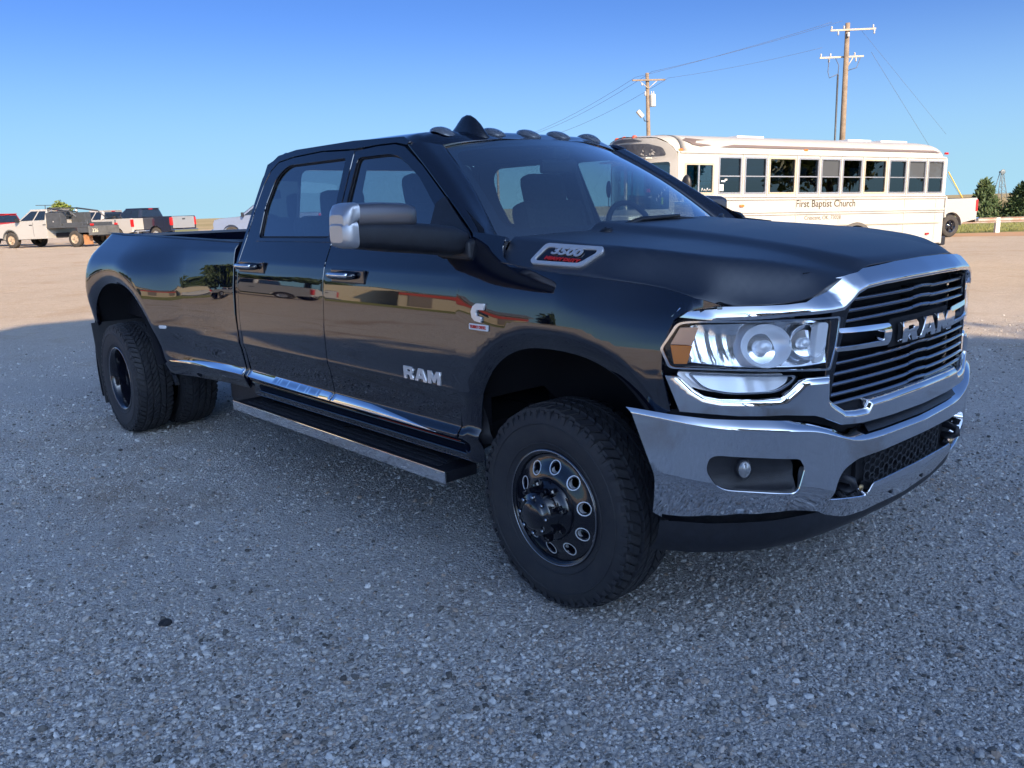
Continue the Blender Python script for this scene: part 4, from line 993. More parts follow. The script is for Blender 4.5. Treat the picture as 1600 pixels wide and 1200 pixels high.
# ---- tow mirrors, folded flat
def subd(o):
    q = o.modifiers.new('sub', 'SUBSURF'); q.levels = q.render_levels = 2
    return o
def mirror(sg):
    x = -.46
    mb = MB()
    # arm: long wedge from the door out to the tip
    def ring(y, x0, x1, z0, z1, n=20):
        cx, cz, hx, hz_ = (x0+x1)/2, (z0+z1)/2, (x1-x0)/2, (z1-z0)/2; o_ = []
        for k in range(n):
            a = 2*math.pi*(k+.5)/n; c_, s_ = math.cos(a), math.sin(a); o_.append((cx+hx*math.copysign(abs(c_)**.42, c_), sg*y, cz+hz_*math.copysign(abs(s_)**.42, s_)))
        return o_
    def skin(rows):
        m_ = MB(); n = len(rows[0]); V = [p for r in rows for p in r]; F = []
        for i in range(len(rows)-1):
            for k in range(n): F.append((i*n+k, i*n+(k+1) % n, (i+1)*n+(k+1) % n, (i+1)*n+k))
        m_.add(V, F, True)
        for r_, rev in ((rows[0], 1), (rows[-1], 0)): m_.add(r_, [tuple(range(n))[::-1] if rev else tuple(range(n))])
        return m_
    o = skin([ring(.985, -.60, -.42, 1.395, 1.480), ring(1.05, -.61, -.405, 1.388, 1.506), ring(1.15, -.62, -.395, 1.400, 1.516), ring(1.30, -.63, -.388, 1.416, 1.532), ring(1.44, -.60, -.388, 1.434, 1.536), ring(1.515, -.55, -.392, 1.440, 1.536)]).build('door_mirror', PLAST, truck)
    skin([ring(1.238, -.62, -.42, 1.512, 1.575), ring(1.248, -.63, -.405, 1.508, 1.590), ring(1.29, -.635, -.396, 1.507, 1.600), ring(1.40, -.61, -.392, 1.508, 1.604), ring(1.508, -.55, -.394, 1.510, 1.602)]).build('mirror_cap', CAPM, o)
    skin([ring(1.503, -.56, -.391, 1.535, 1.6045), ring(1.528, -.545, -.394, 1.520, 1.600), ring(1.545, -.53, -.402, 1.500, 1.586), ring(1.557, -.515, -.418, 1.488, 1.562)]).build('mirror_tip', TIPM, o)
    skin([ring(1.514, -.56, -.388, 1.440, 1.545), ring(1.532, -.545, -.394, 1.444, 1.545), ring(1.550, -.53, -.404, 1.450, 1.540), ring(1.562, -.51, -.422, 1.464, 1.525)]).build('mirror_end', TIPM, o)
    gl = MB(); gl.box((-.645, sg*1.30, 1.51), (.006, .30, .12), bev=.002); gl.build('mirror_glass', CHROME, o)
    # sail piece on the door and the bracket foot
    sail = [(-.72, 1.452), (-.44, 1.452), (-.455, 1.475), (-.68, 1.625), (-.73, 1.60)]
    patch('mirror_sail', sail, side(sg, .006), PLAST, truck if sg > 0 else o, (), .04, .012, (0, sg, 0))
    if sg > 0:
        Rm = Matrix.Rotation(R(62), 4, 'Z'); pv = Vector((-.50, 1.0, 0)); o.matrix_basis = Matrix.Translation(pv) @ Rm @ Matrix.Translation(-pv)
    ft = MB(); ft.hexa([(-.60, sg*.96, 1.372), (-.385, sg*.97, 1.366), (-.385, sg*1.02, 1.372), (-.60, sg*1.02, 1.378), (-.60, sg*.95, 1.47), (-.40, sg*.95, 1.452), (-.40, sg*1.01, 1.44), (-.60, sg*1.02, 1.47)]); ft.build('mirror_foot', PLAST, truck if sg > 0 else o, .012)
for sg in SIDES: mirror(sg)

# ---- roof lights and aerial
for y, x in ((-.526, -1.150), (-.235, -1.105), (0, -1.09), (.235, -1.105), (.526, -1.150)):
    z = float(roof_fn(np.array([x]), np.array([y]))[0, 2])
    mb = MB(); V = []; F = []
    for i in range(7):
        t = i/6; w = .050*math.sin(math.pi*(.12+.80*t))**.6; h = .025*math.sin(math.pi*(.10+.74*t))**.8; xx = x+.065-.145*t; dz = float(roof_fn(np.array([xx]), np.array([y]))[0, 2])-.006
        for k in range(9):
            a = math.pi*k/8; V.append((xx, y+w*math.cos(a), dz+h*max(0, math.sin(a))**.75+.004))
    for i in range(6):
        for k in range(8): F.append((i*9+k, i*9+k+1, (i+1)*9+k+1, (i+1)*9+k))
    F += [tuple(range(9)), tuple(6*9+k for k in range(8, -1, -1))]
    mb.add(V, F, True); mb.build('roof_lamp', pm('smoked_lens', (.13, .14, .16), .2, coat=1.), truck)
mb = MB(); V = []; F = []
xf, yf = -1.03, -.36
for i in range(9):
    t = i/8; xx = xf+.03-.26*t; w = .048*(1-.35*t)*min(1, .35+t*3); h = .084*math.sin(min(1, t*1.7+.06)*math.pi/2)**1.2*(1 if t < .62 else max(.12, 1-((t-.62)/.40)**2)); dz = float(roof_fn(np.array([max(xx, -2.4)]), np.array([yf]))[0, 2])-.004
    for k in range(9):
        a = math.pi*k/8; V.append((xx, yf+w*math.copysign(abs(math.cos(a))**.8, math.cos(a))*(1-.55*math.sin(a)), dz+h*math.sin(a)))
for i in range(8):
    for k in range(8): F.append((i*9+k, i*9+k+1, (i+1)*9+k+1, (i+1)*9+k))
F += [tuple(range(9)), tuple(8*9+k for k in range(8, -1, -1))]
mb.add(V, F, True); mb.build('roof_aerial', GLOSSB, truck)

# ---- wipers
for y0, y1 in ((-.42, .28), (.30, .74)):
    P = []
    for k in range(9):
        t = k/8; s_ = y0+(y1-y0)*t; q = ws_pt(np.array([s_/.80]), np.array([.035+.05*math.sin(math.pi*t)]))[0]; P.append((q[0]+.02, q[1], q[2]+.022))
    mb = MB(); mb.tube(P, .008, 6); w = mb.build('wiper', PLAST, truck)
    q = P[0] if y0 < 0 else P[0]
    mb = MB(); mb.tube([(P[0][0]+.03, P[0][1]-.02, P[0][2]-.02), (P[2][0]+.02, P[2][1], P[2][2]+.012), (P[5][0]+.005, P[5][1], P[5][2]+.010)], [.020, .012, .007], 6); mb.build('wiper_arm', PLAST, w)
    mb = MB(); mb.lathe([(.035, -.03), (.035, .02), (.02, .035), (0, .036)], (P[0][0]+.03, P[0][1]-.02, P[0][2]-.03), 'z', 12); mb.build('wiper_pivot', PLAST, w)

# ---- cab interior
mb = MB(); mb.box((-.46, 0, 1.30), (.42, 1.66, .18), bev=.06); mb.box((-.30, 0, 1.37), (.42, 1.56, .07), bev=.03); dash = mb.build('dashboard', PLAST, truck)
def seat(x, y, w):
    mb = MB(); mb.box((x, y, 1.00), (.52, w, .20), bev=.06); s_ = mb.build('seat', CLOTH, truck)
    rm = Matrix.Rotation(R(-14), 3, 'Y')
    mb = MB(); mb.box((x-.30, y, 1.30), (.15, w*.94, .62), rm, bev=.06); mb.build('seat_back', CLOTH, s_)
    mb = MB(); mb.box((x-.40, y, 1.665), (.11, .30, .19), rm, bev=.05); mb.build('headrest', CLOTH, s_)
    mb = MB(); 
    for d in (-.06, .06): mb.tube([(x-.375, y+d, 1.52), (x-.39, y+d, 1.64)], .008, 6)
    mb.build('headrest_post', CHROME_D, s_)
seat(-1.02, -.42, .54); seat(-1.02, .42, .54)
mb = MB(); mb.box((-1.02, 0, 1.02), (.6, .26, .28), bev=.04); mb.build('console', PLAST, truck)
mb = MB(); mb.box((-1.98, 0, 1.00), (.48, 1.5, .18), bev=.05); mb.box((-2.24, 0, 1.28), (.14, 1.5, .56), Matrix.Rotation(R(-10), 3, 'Y'), bev=.05); rs = mb.build('rear_seat', CLOTH, truck)
for y in (-.42, .42):
    mb = MB(); mb.box((-2.30, y, 1.62), (.10, .28, .17), bev=.045); mb.build('headrest', CLOTH, rs)
mb = MB(); mb.tube([(-.74+.07*math.sin(a)*0-.065*math.sin(a), .42+.19*math.cos(a), 1.40+.175*math.sin(a)) for a in [2*math.pi*k/28 for k in range(28)]], .015, 8, False, True)
sw = mb.build('steering_wheel', PLAST, truck)
mb = MB(); mb.box((-.735, .42, 1.39), (.03, .15, .11), Matrix.Rotation(R(20), 3, 'Y'), bev=.012); mb.box((-.735, .42, 1.41), (.02, .36, .03)); mb.tube([(-.73, .42, 1.39), (-.5, .42, 1.30)], .03, 8); mb.build('steering_hub', PLAST, sw)
mb = MB(); mb.box((-.88, 0, 1.765), (.03, .25, .07), bev=.02); mb.box((-.90, 0, 1.83), (.10, .12, .06), bev=.02); mb.build('rear_view_mirror', PLAST, truck)
# headliner and pillars inside
loft('headliner', [[(x, y, 1.905-.04*(abs(y)/.7)**2-(.04 if x > -1.05 else 0)) for y in (-.70, -.35, 0, .35, .70)] for x in (-2.45, -1.8, -1.2, -1.0)], CLOTH, truck, (0, 0, -1), 1, 1)
for sg in SIDES:
    mb = MB(); mb.hexa([(-1.60, sg*.92, 1.44), (-1.46, sg*.92, 1.44), (-1.46, sg*.88, 1.44), (-1.60, sg*.88, 1.44), (-1.63, sg*.755, 1.90), (-1.50, sg*.755, 1.90), (-1.50, sg*.71, 1.90), (-1.63, sg*.71, 1.90)]); mb.build('pillar_trim', PLAST, truck)
    mb = MB(); mb.box((-1.45, sg*.90, 1.03), (2.0, .05, .80)); mb.build('door_card', PLAST, truck)
# ================================================================ foreground rocks (pixel-measured spots on the ground)
for (x, y, s, m, lb) in [(-.827, 2.082, .024, DARKR, 'dark lump of rock on the gravel near the lower left corner'), (-.45, 1.78, .022, DARKR, 'flat dark sliver of rock at the bottom edge of the gravel'), (-.775, 1.86, .019, PALER, 'pale flat stone lying near the bottom left of the gravel'), (.20, 2.02, .015, PALER, 'rounded pale stone lying on the gravel below the front wheel'), (-1.4, 3.05, .026, DARKR, 'small dark rock on the gravel left of the running board')]:
    rock('rock', (x, y, gzf(x, y)+s*.25), s, m, lb, x*7, .5)

# ================================================================ helpers for vegetation
BARK = pm('bark', (.10, .075, .055), .9, var=.5, vscale=9., bump=.6, bscale=20)
def leafmat(name, c, c2): return pm(name, c, .6, var=.9, vscale=1.6, col2=c2, spec=.3)
LEAF_C = leafmat('cedar_needles', (.042, .075, .028), (.075, .105, .045)); LEAF_G = leafmat('green_leaves', (.065, .10, .022), (.11, .14, .035)); LEAF_Y = leafmat('yellow_green_leaves', (.16, .19, .03), (.10, .14, .03))
def tree(name, x, y, h, w, leaf, label, cat, kind='round', n=2600, ls=.12, seed=1, group=None, z=None, trunk=True, nc=None):
    rg = random.Random(seed); z0 = gzf(x, y) if z is None else z
    root = empty(name, (x, y, z0), rg.random()*6.28, label, cat, group)
    V = []; F = []
    clumps = []
    nc = nc or (46 if kind == 'cone' else 34)
    for i in range(nc):
        if kind == 'cone':
            t = (i+.5)/nc; rr = w*.5*(1-t)**.8*rg.uniform(.55, 1.1)+.02*w; a = i*2.4+rg.random()
            clumps.append((rr*.72*math.cos(a), rr*.72*math.sin(a), h*(.06+.90*t), w*.24*(1-.62*t)*rg.uniform(.7, 1.25)))
        else:
            a = rg.random()*6.28; e = math.asin(rg.uniform(-.55, 1)); q = rg.uniform(.45, .95)**.6
            clumps.append((w*.5*q*.80*math.cos(a)*math.cos(e), w*.5*q*.80*math.sin(a)*math.cos(e), h*.60+h*.34*q*math.sin(e), w*.15*rg.uniform(.6, 1.4)))
    per = n//nc
    for cx, cy, cz, cr in clumps:
        for k in range(per):
            d = Vector((rg.gauss(0, 1), rg.gauss(0, 1), rg.gauss(0, .8))).normalized()*cr*rg.uniform(.35, 1.05)
            p = Vector((cx, cy, cz))+d
            if p.z < h*.03: continue
            a = Vector((rg.gauss(0, 1), rg.gauss(0, 1), rg.gauss(0, 1))).normalized(); b = a.orthogonal().normalized(); s = ls*rg.uniform(.5, 1.3)
            if kind == 'cone': a = (a*.6+d.normalized()+Vector((0, 0, .35))).normalized(); b = a.orthogonal().normalized(); q1, q2 = 1.3, .45
            else: q1, q2 = 1., .6
            o = len(V); V += [p-a*s*q1, p+b*s*q2, p+a*s*q1, p-b*s*q2]; F.append((o, o+1, o+2, o+3))
    mesh_obj('crown', V, F, leaf, root)
    if trunk:
        mb = MB(); mb.tube([(0, 0, -.1), (.02*w, 0, h*.3), (0, .02*w, h*.62), (0, 0, h*.9)], [.045*w+.03, .036*w+.02, .022*w+.012, .006], 8); tr = mb.build('trunk', BARK, root)
        if kind != 'cone':
            for k in range(6):
                a = k*1.05+rg.random()*.5; z1 = h*rg.uniform(.28, .5); mb = MB(); mb.tube([(0, 0, z1), (.16*w*math.cos(a), .16*w*math.sin(a), z1+.14*h), (.34*w*math.cos(a), .34*w*math.sin(a), z1+.26*h)], [.016*w, .011*w, .004*w], 6); mb.build('limb', BARK, tr)
    return root

# ================================================================ pickup builder for the parked trucks
WHITEP = pm('white_car_paint', (.37, .365, .355), .3, coat=.6); REDP = pm('red_car_paint', (.34, .018, .022), .3, coat=.7); NAVYP = pm('navy_car_paint', (.012, .017, .035), .22, coat=1.); SILVP = pm('silver_car_paint', (.45, .46, .48), .3, .6, coat=.6); BLUEP = pm('grey_blue_car_paint', (.20, .25, .36), .3, .3, coat=.6)
DKGREY = pm('dark_grey_steel', (.060, .068, .080), .5, var=.3, vscale=5.); MIDGREY = pm('weathered_grey_steel', (.12, .125, .125), .6, var=.4, vscale=3.); MUD = pm('orange_mud', (.42, .20, .09), .9, var=.4, vscale=4); TANWHEEL = pm('muddy_wheel', (.42, .33, .24), .7, var=.4, vscale=8.); BGLASS = pm('car_window_glass', (.012, .020, .032), .06, ior=1.55, coat=1.); BTYRE = pm('dusty_tyre', (.05, .046, .043), .9, var=.4, vscale=10.)
def simple_wheel(parent, x, y, r, wm, w=.26, nm='wheel'):
    sg = 1 if y > 0 else -1
    mb = MB(); mb.lathe([(r*.58, -w*.46), (r*.70, -w*.5), (r*.93, -w*.5), (r, -w*.36), (r, w*.36), (r*.93, w*.5), (r*.70, w*.5), (r*.58, w*.46)], (0, 0, 0), 'y', 24); o = mb.build(nm, BTYRE, parent); o.location = (x, y, r)
    mb = MB(); mb.lathe([(r*.60, sg*w*.44), (r*.54, sg*w*.40), (r*.50, sg*w*.20), (r*.22, sg*w*.26), (r*.18, sg*w*.36), (0, sg*w*.37)], (0, 0, 0), 'y', 24); rim = mb.build('rim', wm, o)
    for k in range(5):
        a = 2*math.pi*k/5; mb = MB(); rm = Matrix.Rotation(-a, 3, 'Y'); mb.box(rm @ Vector((r*.36, sg*w*.33, 0)), (r*.38, .03, .07), rm); mb.build('spoke', wm, rim)
    return o
def pickup(label, x, y, head, paint, cat='pickup truck', group=None, bed='box', wheel=None, gate=None, z=None, s=1., L=5.9, cab=True):
    """x forward, front axle at 1.9; heading is the angle of +x"""
    t = empty('parked_pickup', (x, y, gzf(x, y) if z is None else z), head, label, cat, group); t.scale = (s, s, s)
    W = .98; wm = wheel or SILVP
    def arch(cx, r, n=10): return [(cx+r*math.cos(a), .42+r*math.sin(a)) for a in [math.pi*k/n for k in range(n+1)]]
    fa = arch(1.9, .50); ra = arch(-1.75, .50)
    rear_x = -2.95 if bed == 'box' else -.62
    poly = [(2.85, .55), (2.88, .95), (2.80, 1.16), (2.5, 1.24), (1.45, 1.30), (1.40, 1.33), (-.60, 1.36)]
    if bed == 'box': poly += [(-.62, 1.40), (-2.93, 1.42), (-2.97, 1.30), (-2.95, .62), (-2.27, .52)]+ra[::-1]+[(-1.23, .46), (1.38, .44)]
    else: poly += [(-.62, .46), (1.38, .44)]
    poly += fa[::-1]+[(2.42, .50)]
    if bed == 'box':
        # hollow bed: body built from two flanks, a nose and a floor
        for sg in SIDES:
            mb = MB(); mb.prism([(px_, pz_) for px_, pz_ in poly], sg*W, sg*(W-.16)); mb.build('body_side', paint, t, .03)
        mb = MB(); mb.prism([(2.85, .55), (2.88, .95), (2.80, 1.16), (2.5, 1.25), (1.45, 1.32), (1.40, .6)], -W+.15, W-.15); mb.build('hood', paint, t, .04)
        mb = MB(); mb.box((-1.78, 0, .86), (2.3, 1.7, .08)); mb.build('bed_floor', PLAST, t)
        mb = MB(); mb.box((.4, 0, .85), (2.1, 1.7, .8)); mb.build('cab_tub', VOIDM, t)
        mb = MB(); mb.box((-2.955, 0, 1.08), (.07, 1.66, .66), bev=.02); g = mb.build('tailgate', gate or paint, t)
        mb = MB(); mb.box((-2.995, 0, 1.26), (.02, .22, .06)); mb.build('tailgate_handle', PLAST, g)
        mb = MB(); mb.box((-2.99, 0, .98), (.012, 1.40, .22), bev=.01); mb.build('tailgate_panel', gate or paint, g)
        mb = MB(); mb.box((-3.05, 0, .60), (.18, 1.86, .18), bev=.03); mb.build('rear_bumper', CHROME, t)
        for sg in SIDES:
            mb = MB(); mb.box((-2.93, sg*.905, 1.14), (.12, .16, .44), bev=.02); mb.build('tail_lamp', RED, t)
            mb = MB(); mb.box((-1.78, sg*.90, 1.425), (2.28, .14, .02)); mb.build('bed_rail', PLAST, t)
    else:
        mb = MB(); mb.prism(poly, -W, W); mb.build('body', paint, t, .04)
    # greenhouse
    def pt(px_, py_, pz_): return (px_, py_, pz_)
    base = [(-.62, -.95, 1.34), (1.42, -.95, 1.31), (1.42, .95, 1.31), (-.62, .95, 1.34)]; topz = [(-.52, -.70, 1.92), (.62, -.70, 1.94), (.62, .70, 1.94), (-.52, .70, 1.92)]
    mb = MB(); mb.hexa(base+topz); mb.build('cab', paint, t, .07)
    mb = MB(); mb.box((.05, 0, 1.925), (1.25, 1.36, .04), bev=.018); mb.build('roof', paint, t)
    for sg in SIDES:
        def lerp_side(u, v):   # u along x bottom 0 rear..1 front, v up
            b0 = Vector((-.62, sg*.95, 1.34)); b1 = Vector((1.42, sg*.95, 1.31)); t0 = Vector((-.52, sg*.70, 1.92)); t1 = Vector((.62, sg*.70, 1.94))
            return (b0.lerp(b1, u)).lerp(t0.lerp(t1, u), v)+Vector((0, sg*.012, .006))
        for (u0, u1, u2, u3) in ((.06, .42, .40, .08), (.47, .90, .84, .48)):
            q = [lerp_side(u0, .10), lerp_side(u1, .10), lerp_side(u2, .86), lerp_side(u3, .86)]; inn = [p-Vector((0, sg*.02, 0)) for p in q]
            mb = MB(); mb.hexa(inn+q); mb.build('side_window', BGLASS, t)
        for u0 in (.44,):
            a = lerp_side(u0, -.02); mb = MB(); mb.box((a.x, sg*(W+.001), .93), (.012, .012, .74)); mb.build('door_gap', SEAL, t)
        for hx in (.42, -.50):
            mb = MB(); mb.box((hx, sg*(W+.012), 1.16), (.20, .03, .035), bev=.01); mb.build('door_handle', PLAST, t)
        mb = MB(); mb.box((1.16, sg*1.13, 1.42), (.10, .24, .22), bev=.03); mb.tube([(1.18, sg*.95, 1.36), (1.17, sg*1.06, 1.38)], .03, 6); mb.build('door_mirror', PLAST, t)
        mb = MB(); mb.box((2.80, sg*.80, .98), (.10, .28, .22), bev=.03); mb.build('headlight', DIFF, t)
        mb = MB(); mb.prism([(1.9+.545*math.cos(a), .42+.545*math.sin(a)) for a in [math.pi*k/12 for k in range(13)]]+[(1.9+.49*math.cos(a), .42+.49*math.sin(a)) for a in [math.pi*k/12 for k in range(12, -1, -1)]], sg*(W+.02), sg*(W-.02)); mb.build('wheel_arch', paint if bed == 'box' else MIDGREY, t)
    q = [(1.34, -.80, 1.38), (1.34, .80, 1.38), (.70, .62, 1.88), (.70, -.62, 1.88)]; n_ = Vector((.55, 0, .83)).normalized()*.03
    mb = MB(); mb.hexa([Vector(p)-n_*0 for p in q]+[Vector(p)+n_ for p in q]); mb.build('windscreen', BGLASS, t)
    mb = MB(); mb.hexa([(-.60, -.78, 1.42), (-.60, .78, 1.42), (-.53, .62, 1.84), (-.53, -.62, 1.84), (-.635, -.78, 1.42), (-.635, .78, 1.42), (-.565, .62, 1.84), (-.565, -.62, 1.84)]); rw = mb.build('rear_window', BGLASS, t)
    mb = MB(); mb.box((-.56, 0, 1.885), (.05, .28, .045), bev=.01); mb.build('brake_lamp', RED, t)
    mb = MB(); mb.box((2.86, 0, .90), (.08, 1.30, .38), bev=.02); mb.build('grille', PLAST, t)
    mb = MB(); mb.box((2.92, 0, .58), (.16, 1.92, .22), bev=.04); mb.build('front_bumper', PLAST if paint is NAVYP else CHROME, t)
    if bed == 'box': mb = MB(); mb.box((0, 0, .40), (3.0, 1.75, .12)); mb.build('underbody', VOIDM, t)
    for wx in (1.9, -1.75 if bed == 'box' else -2.35):
        for sg in SIDES: simple_wheel(t, wx, sg*.84, .41, wm)
    return t
P45 = R(135)
pickup('red pickup truck cut off by the left edge of the photo', -31.0, 52.5, R(158), REDP)
# white crew cab with a dark service flatbed
sv = pickup('white crew cab work truck with a dark steel service bed and rack', -25.05, 47.15, R(161), WHITEP, 'work truck', None, 'flat', TANWHEEL, s=1.05)
mb = MB(); mb.box((-1.98, 0, 1.02), (2.70, 1.98, .10), bev=.02); sb = mb.build('service_bed', DKGREY, sv)
for sg in SIDES:
    mb = MB(); mb.box((-1.15, sg*.80, 1.36), (.95, .40, .78), bev=.02); c_ = mb.build('tool_box', DKGREY, sv)
    mb = MB(); mb.box((-1.15, sg*1.004, 1.36), (.80, .012, .62)); mb.build('tool_box_door', DKGREY, c_)
    mb = MB(); mb.box((-1.15, sg*1.015, 1.30), (.06, .012, .06), bev=.01); mb.build('latch', SILVER, c_)
    mb = MB(); mb.box((-2.35, sg*.84, 1.14), (1.3, .30, .16), bev=.02); mb.build('bed_skirt', DKGREY, sv)
    mb = MB(); mb.box((-2.95, sg*.80, .88), (.7, .34, .34), bev=.02); mb.build('bed_box', DKGREY, sv)
    for xx in (-.80, -3.25):
        mb = MB(); mb.tube([(xx, sg*.92, 1.0), (xx, sg*.92, 2.00)] if xx > -2 else [(xx, sg*.92, 1.0), (xx, sg*.92, 1.30)], .035, 6); mb.build('rack_post', DKGREY, sv)
    mb = MB(); mb.tube([(-.80, sg*.92, 1.98), (-2.2, sg*.92, 1.80), (-2.6, sg*.92, 1.50)], .04, 6); mb.build('rack_rail', DKGREY, sv)
    mb = MB(); mb.lathe([(.05, -.03), (.06, .02), (.0, .03)], (-.88, sg*.80, 1.86), 'x', 12); mb.build('work_lamp', WHITE, sv)
for zz in (1.6, 1.8, 1.98):
    mb = MB(); mb.tube([(-.80, -.92, zz), (-.80, .92, zz)], .03, 6); mb.build('rack_bar', DKGREY, sv)
mb = MB(); mb.box((-1.9, 0, .62), (2.9, .9, .22)); mb.build('chassis', VOIDM, sv)
mb = MB(); mb.tube([(1.0, -.60, 1.94), (.98, -.60, 2.16)], .02, 6); mb.box((.99, -.60, 2.17), (.10, 1.1, .03)); mb.build('roof_rack', DKGREY, sv)
mb = MB(); mb.box((-2.35, 0, .41), (.2, 1.3, .2)); mb.build('axle', VOIDM, sv)
mb = MB(); mb.box((-3.36, 0, .80), (.06, 2.0, .46), bev=.015); b_ = mb.build('tail_board', MIDGREY, sv)
text_mesh('tail_number', '226', .26, pm('cream_paint', (.70, .66, .50), .6), b_, (-3.395, .62, .80), (0, -1, 0), (0, 0, 1), .002)
for sg in SIDES:
    mb = MB(); mb.box((-3.41, sg*.80, 1.10), (.05, .20, .10), bev=.01); mb.build('tail_lamp', RED, sv)
    mb = MB(); mb.box((-3.0, sg*.74, .36), (.02, .56, .50)); mb.build('mud_flap', MUD, sv)
pickup('white pickup with a plain white tailgate, between the work truck and navy pickup', -24.3, 52.06, R(157), WHITEP, s=1.0)
pickup('navy blue crew cab pickup with a silver tailgate among the trucks on the left', -22.05, 52.06, R(157), NAVYP, gate=SILVP, s=1.03)
pickup('grey-blue pickup facing left, half hidden behind the black truck cab', -12.7, 46.2, R(176), BLUEP, s=1.0)
rw_t = pickup('white pickup truck with dark wheels standing behind the tail of the bus', 14.40, 31.6, R(198), WHITEP, wheel=GLOSSB, s=.98)
tree('bush', -47.9, 92, 3.7, 2.6, LEAF_Y, 'yellow-green treetop rising behind the white work truck', 'tree', 'round', 1500, .17, 3)

# ================================================================ church bus
BUSW = pm('cream_white_bus_paint', (.45, .45, .435), .45, var=.16, vscale=1.3, coat=.2); BUSD = pm('faded_maroon_stripe', (.13, .105, .105), .6); BUSG = pm('bus_window_glass', (.014, .022, .034), .05, ior=1.6, coat=1.); BUSR = pm('rub_rail_tan', (.40, .36, .28), .5); PANE_REFL = pm('grey_window_film', (.065, .072, .08), .25, coat=.8); ALU = pm('aluminium_frame', (.50, .50, .50), .4, .9)
BTEAL = glass_mat('bus_clear_glass', (.42, .66, .70), 1.6, .05); BDARK = glass_mat('bus_side_glass', (.16, .26, .32), 1.6, .03); PEEL = pm('peeling_dark_film', (.045, .052, .075), .55, var=1., vscale=9., col2=(.10, .11, .13)); ORANGE = pm('orange_lens', (.70, .16, .02), .3, coat=.6)
bus = empty('church_bus', (4.309, 17.504, -.03), R(25.55), 'long cream-white church bus with lettering along its side, standing on the gravel', 'bus'); bus.rotation_euler = (0, .0185, R(25.55))
X0, X1, BW = -1.02, 6.84, 2.40
wins = [(.01, .585), (.69, 1.255), (1.345, 2.065), (2.17, 2.73), (2.82, 3.365), (3.455, 4.025), (4.12, 4.80), (4.915, 5.445), (5.545, 6.105), (6.20, 6.71)]
wz0, wz1 = 1.755, 2.475
hol = [rounded([(a, wz0), (b, wz0), (b, wz1), (a, wz1)], .03, 3) for a, b in wins]
drv = rounded([(-.83, 1.76), (-.14, 1.76), (-.14, 2.33), (-.83, 2.33)], .03, 3)
archh = [(3.95+.50*math.cos(a), .58+.50*math.sin(a)) for a in [math.pi*k/16 for k in range(17)]]
fa2 = [(-.30+.50*math.cos(a), .58+.50*math.sin(a)) for a in [math.pi*k/16 for k in range(17)]]
outl = [(X0, .62), (X0, 2.58), (X1-.06, 2.58), (X1, 2.50), (X1, .58)]+archh+[(.30, .58)]+fa2
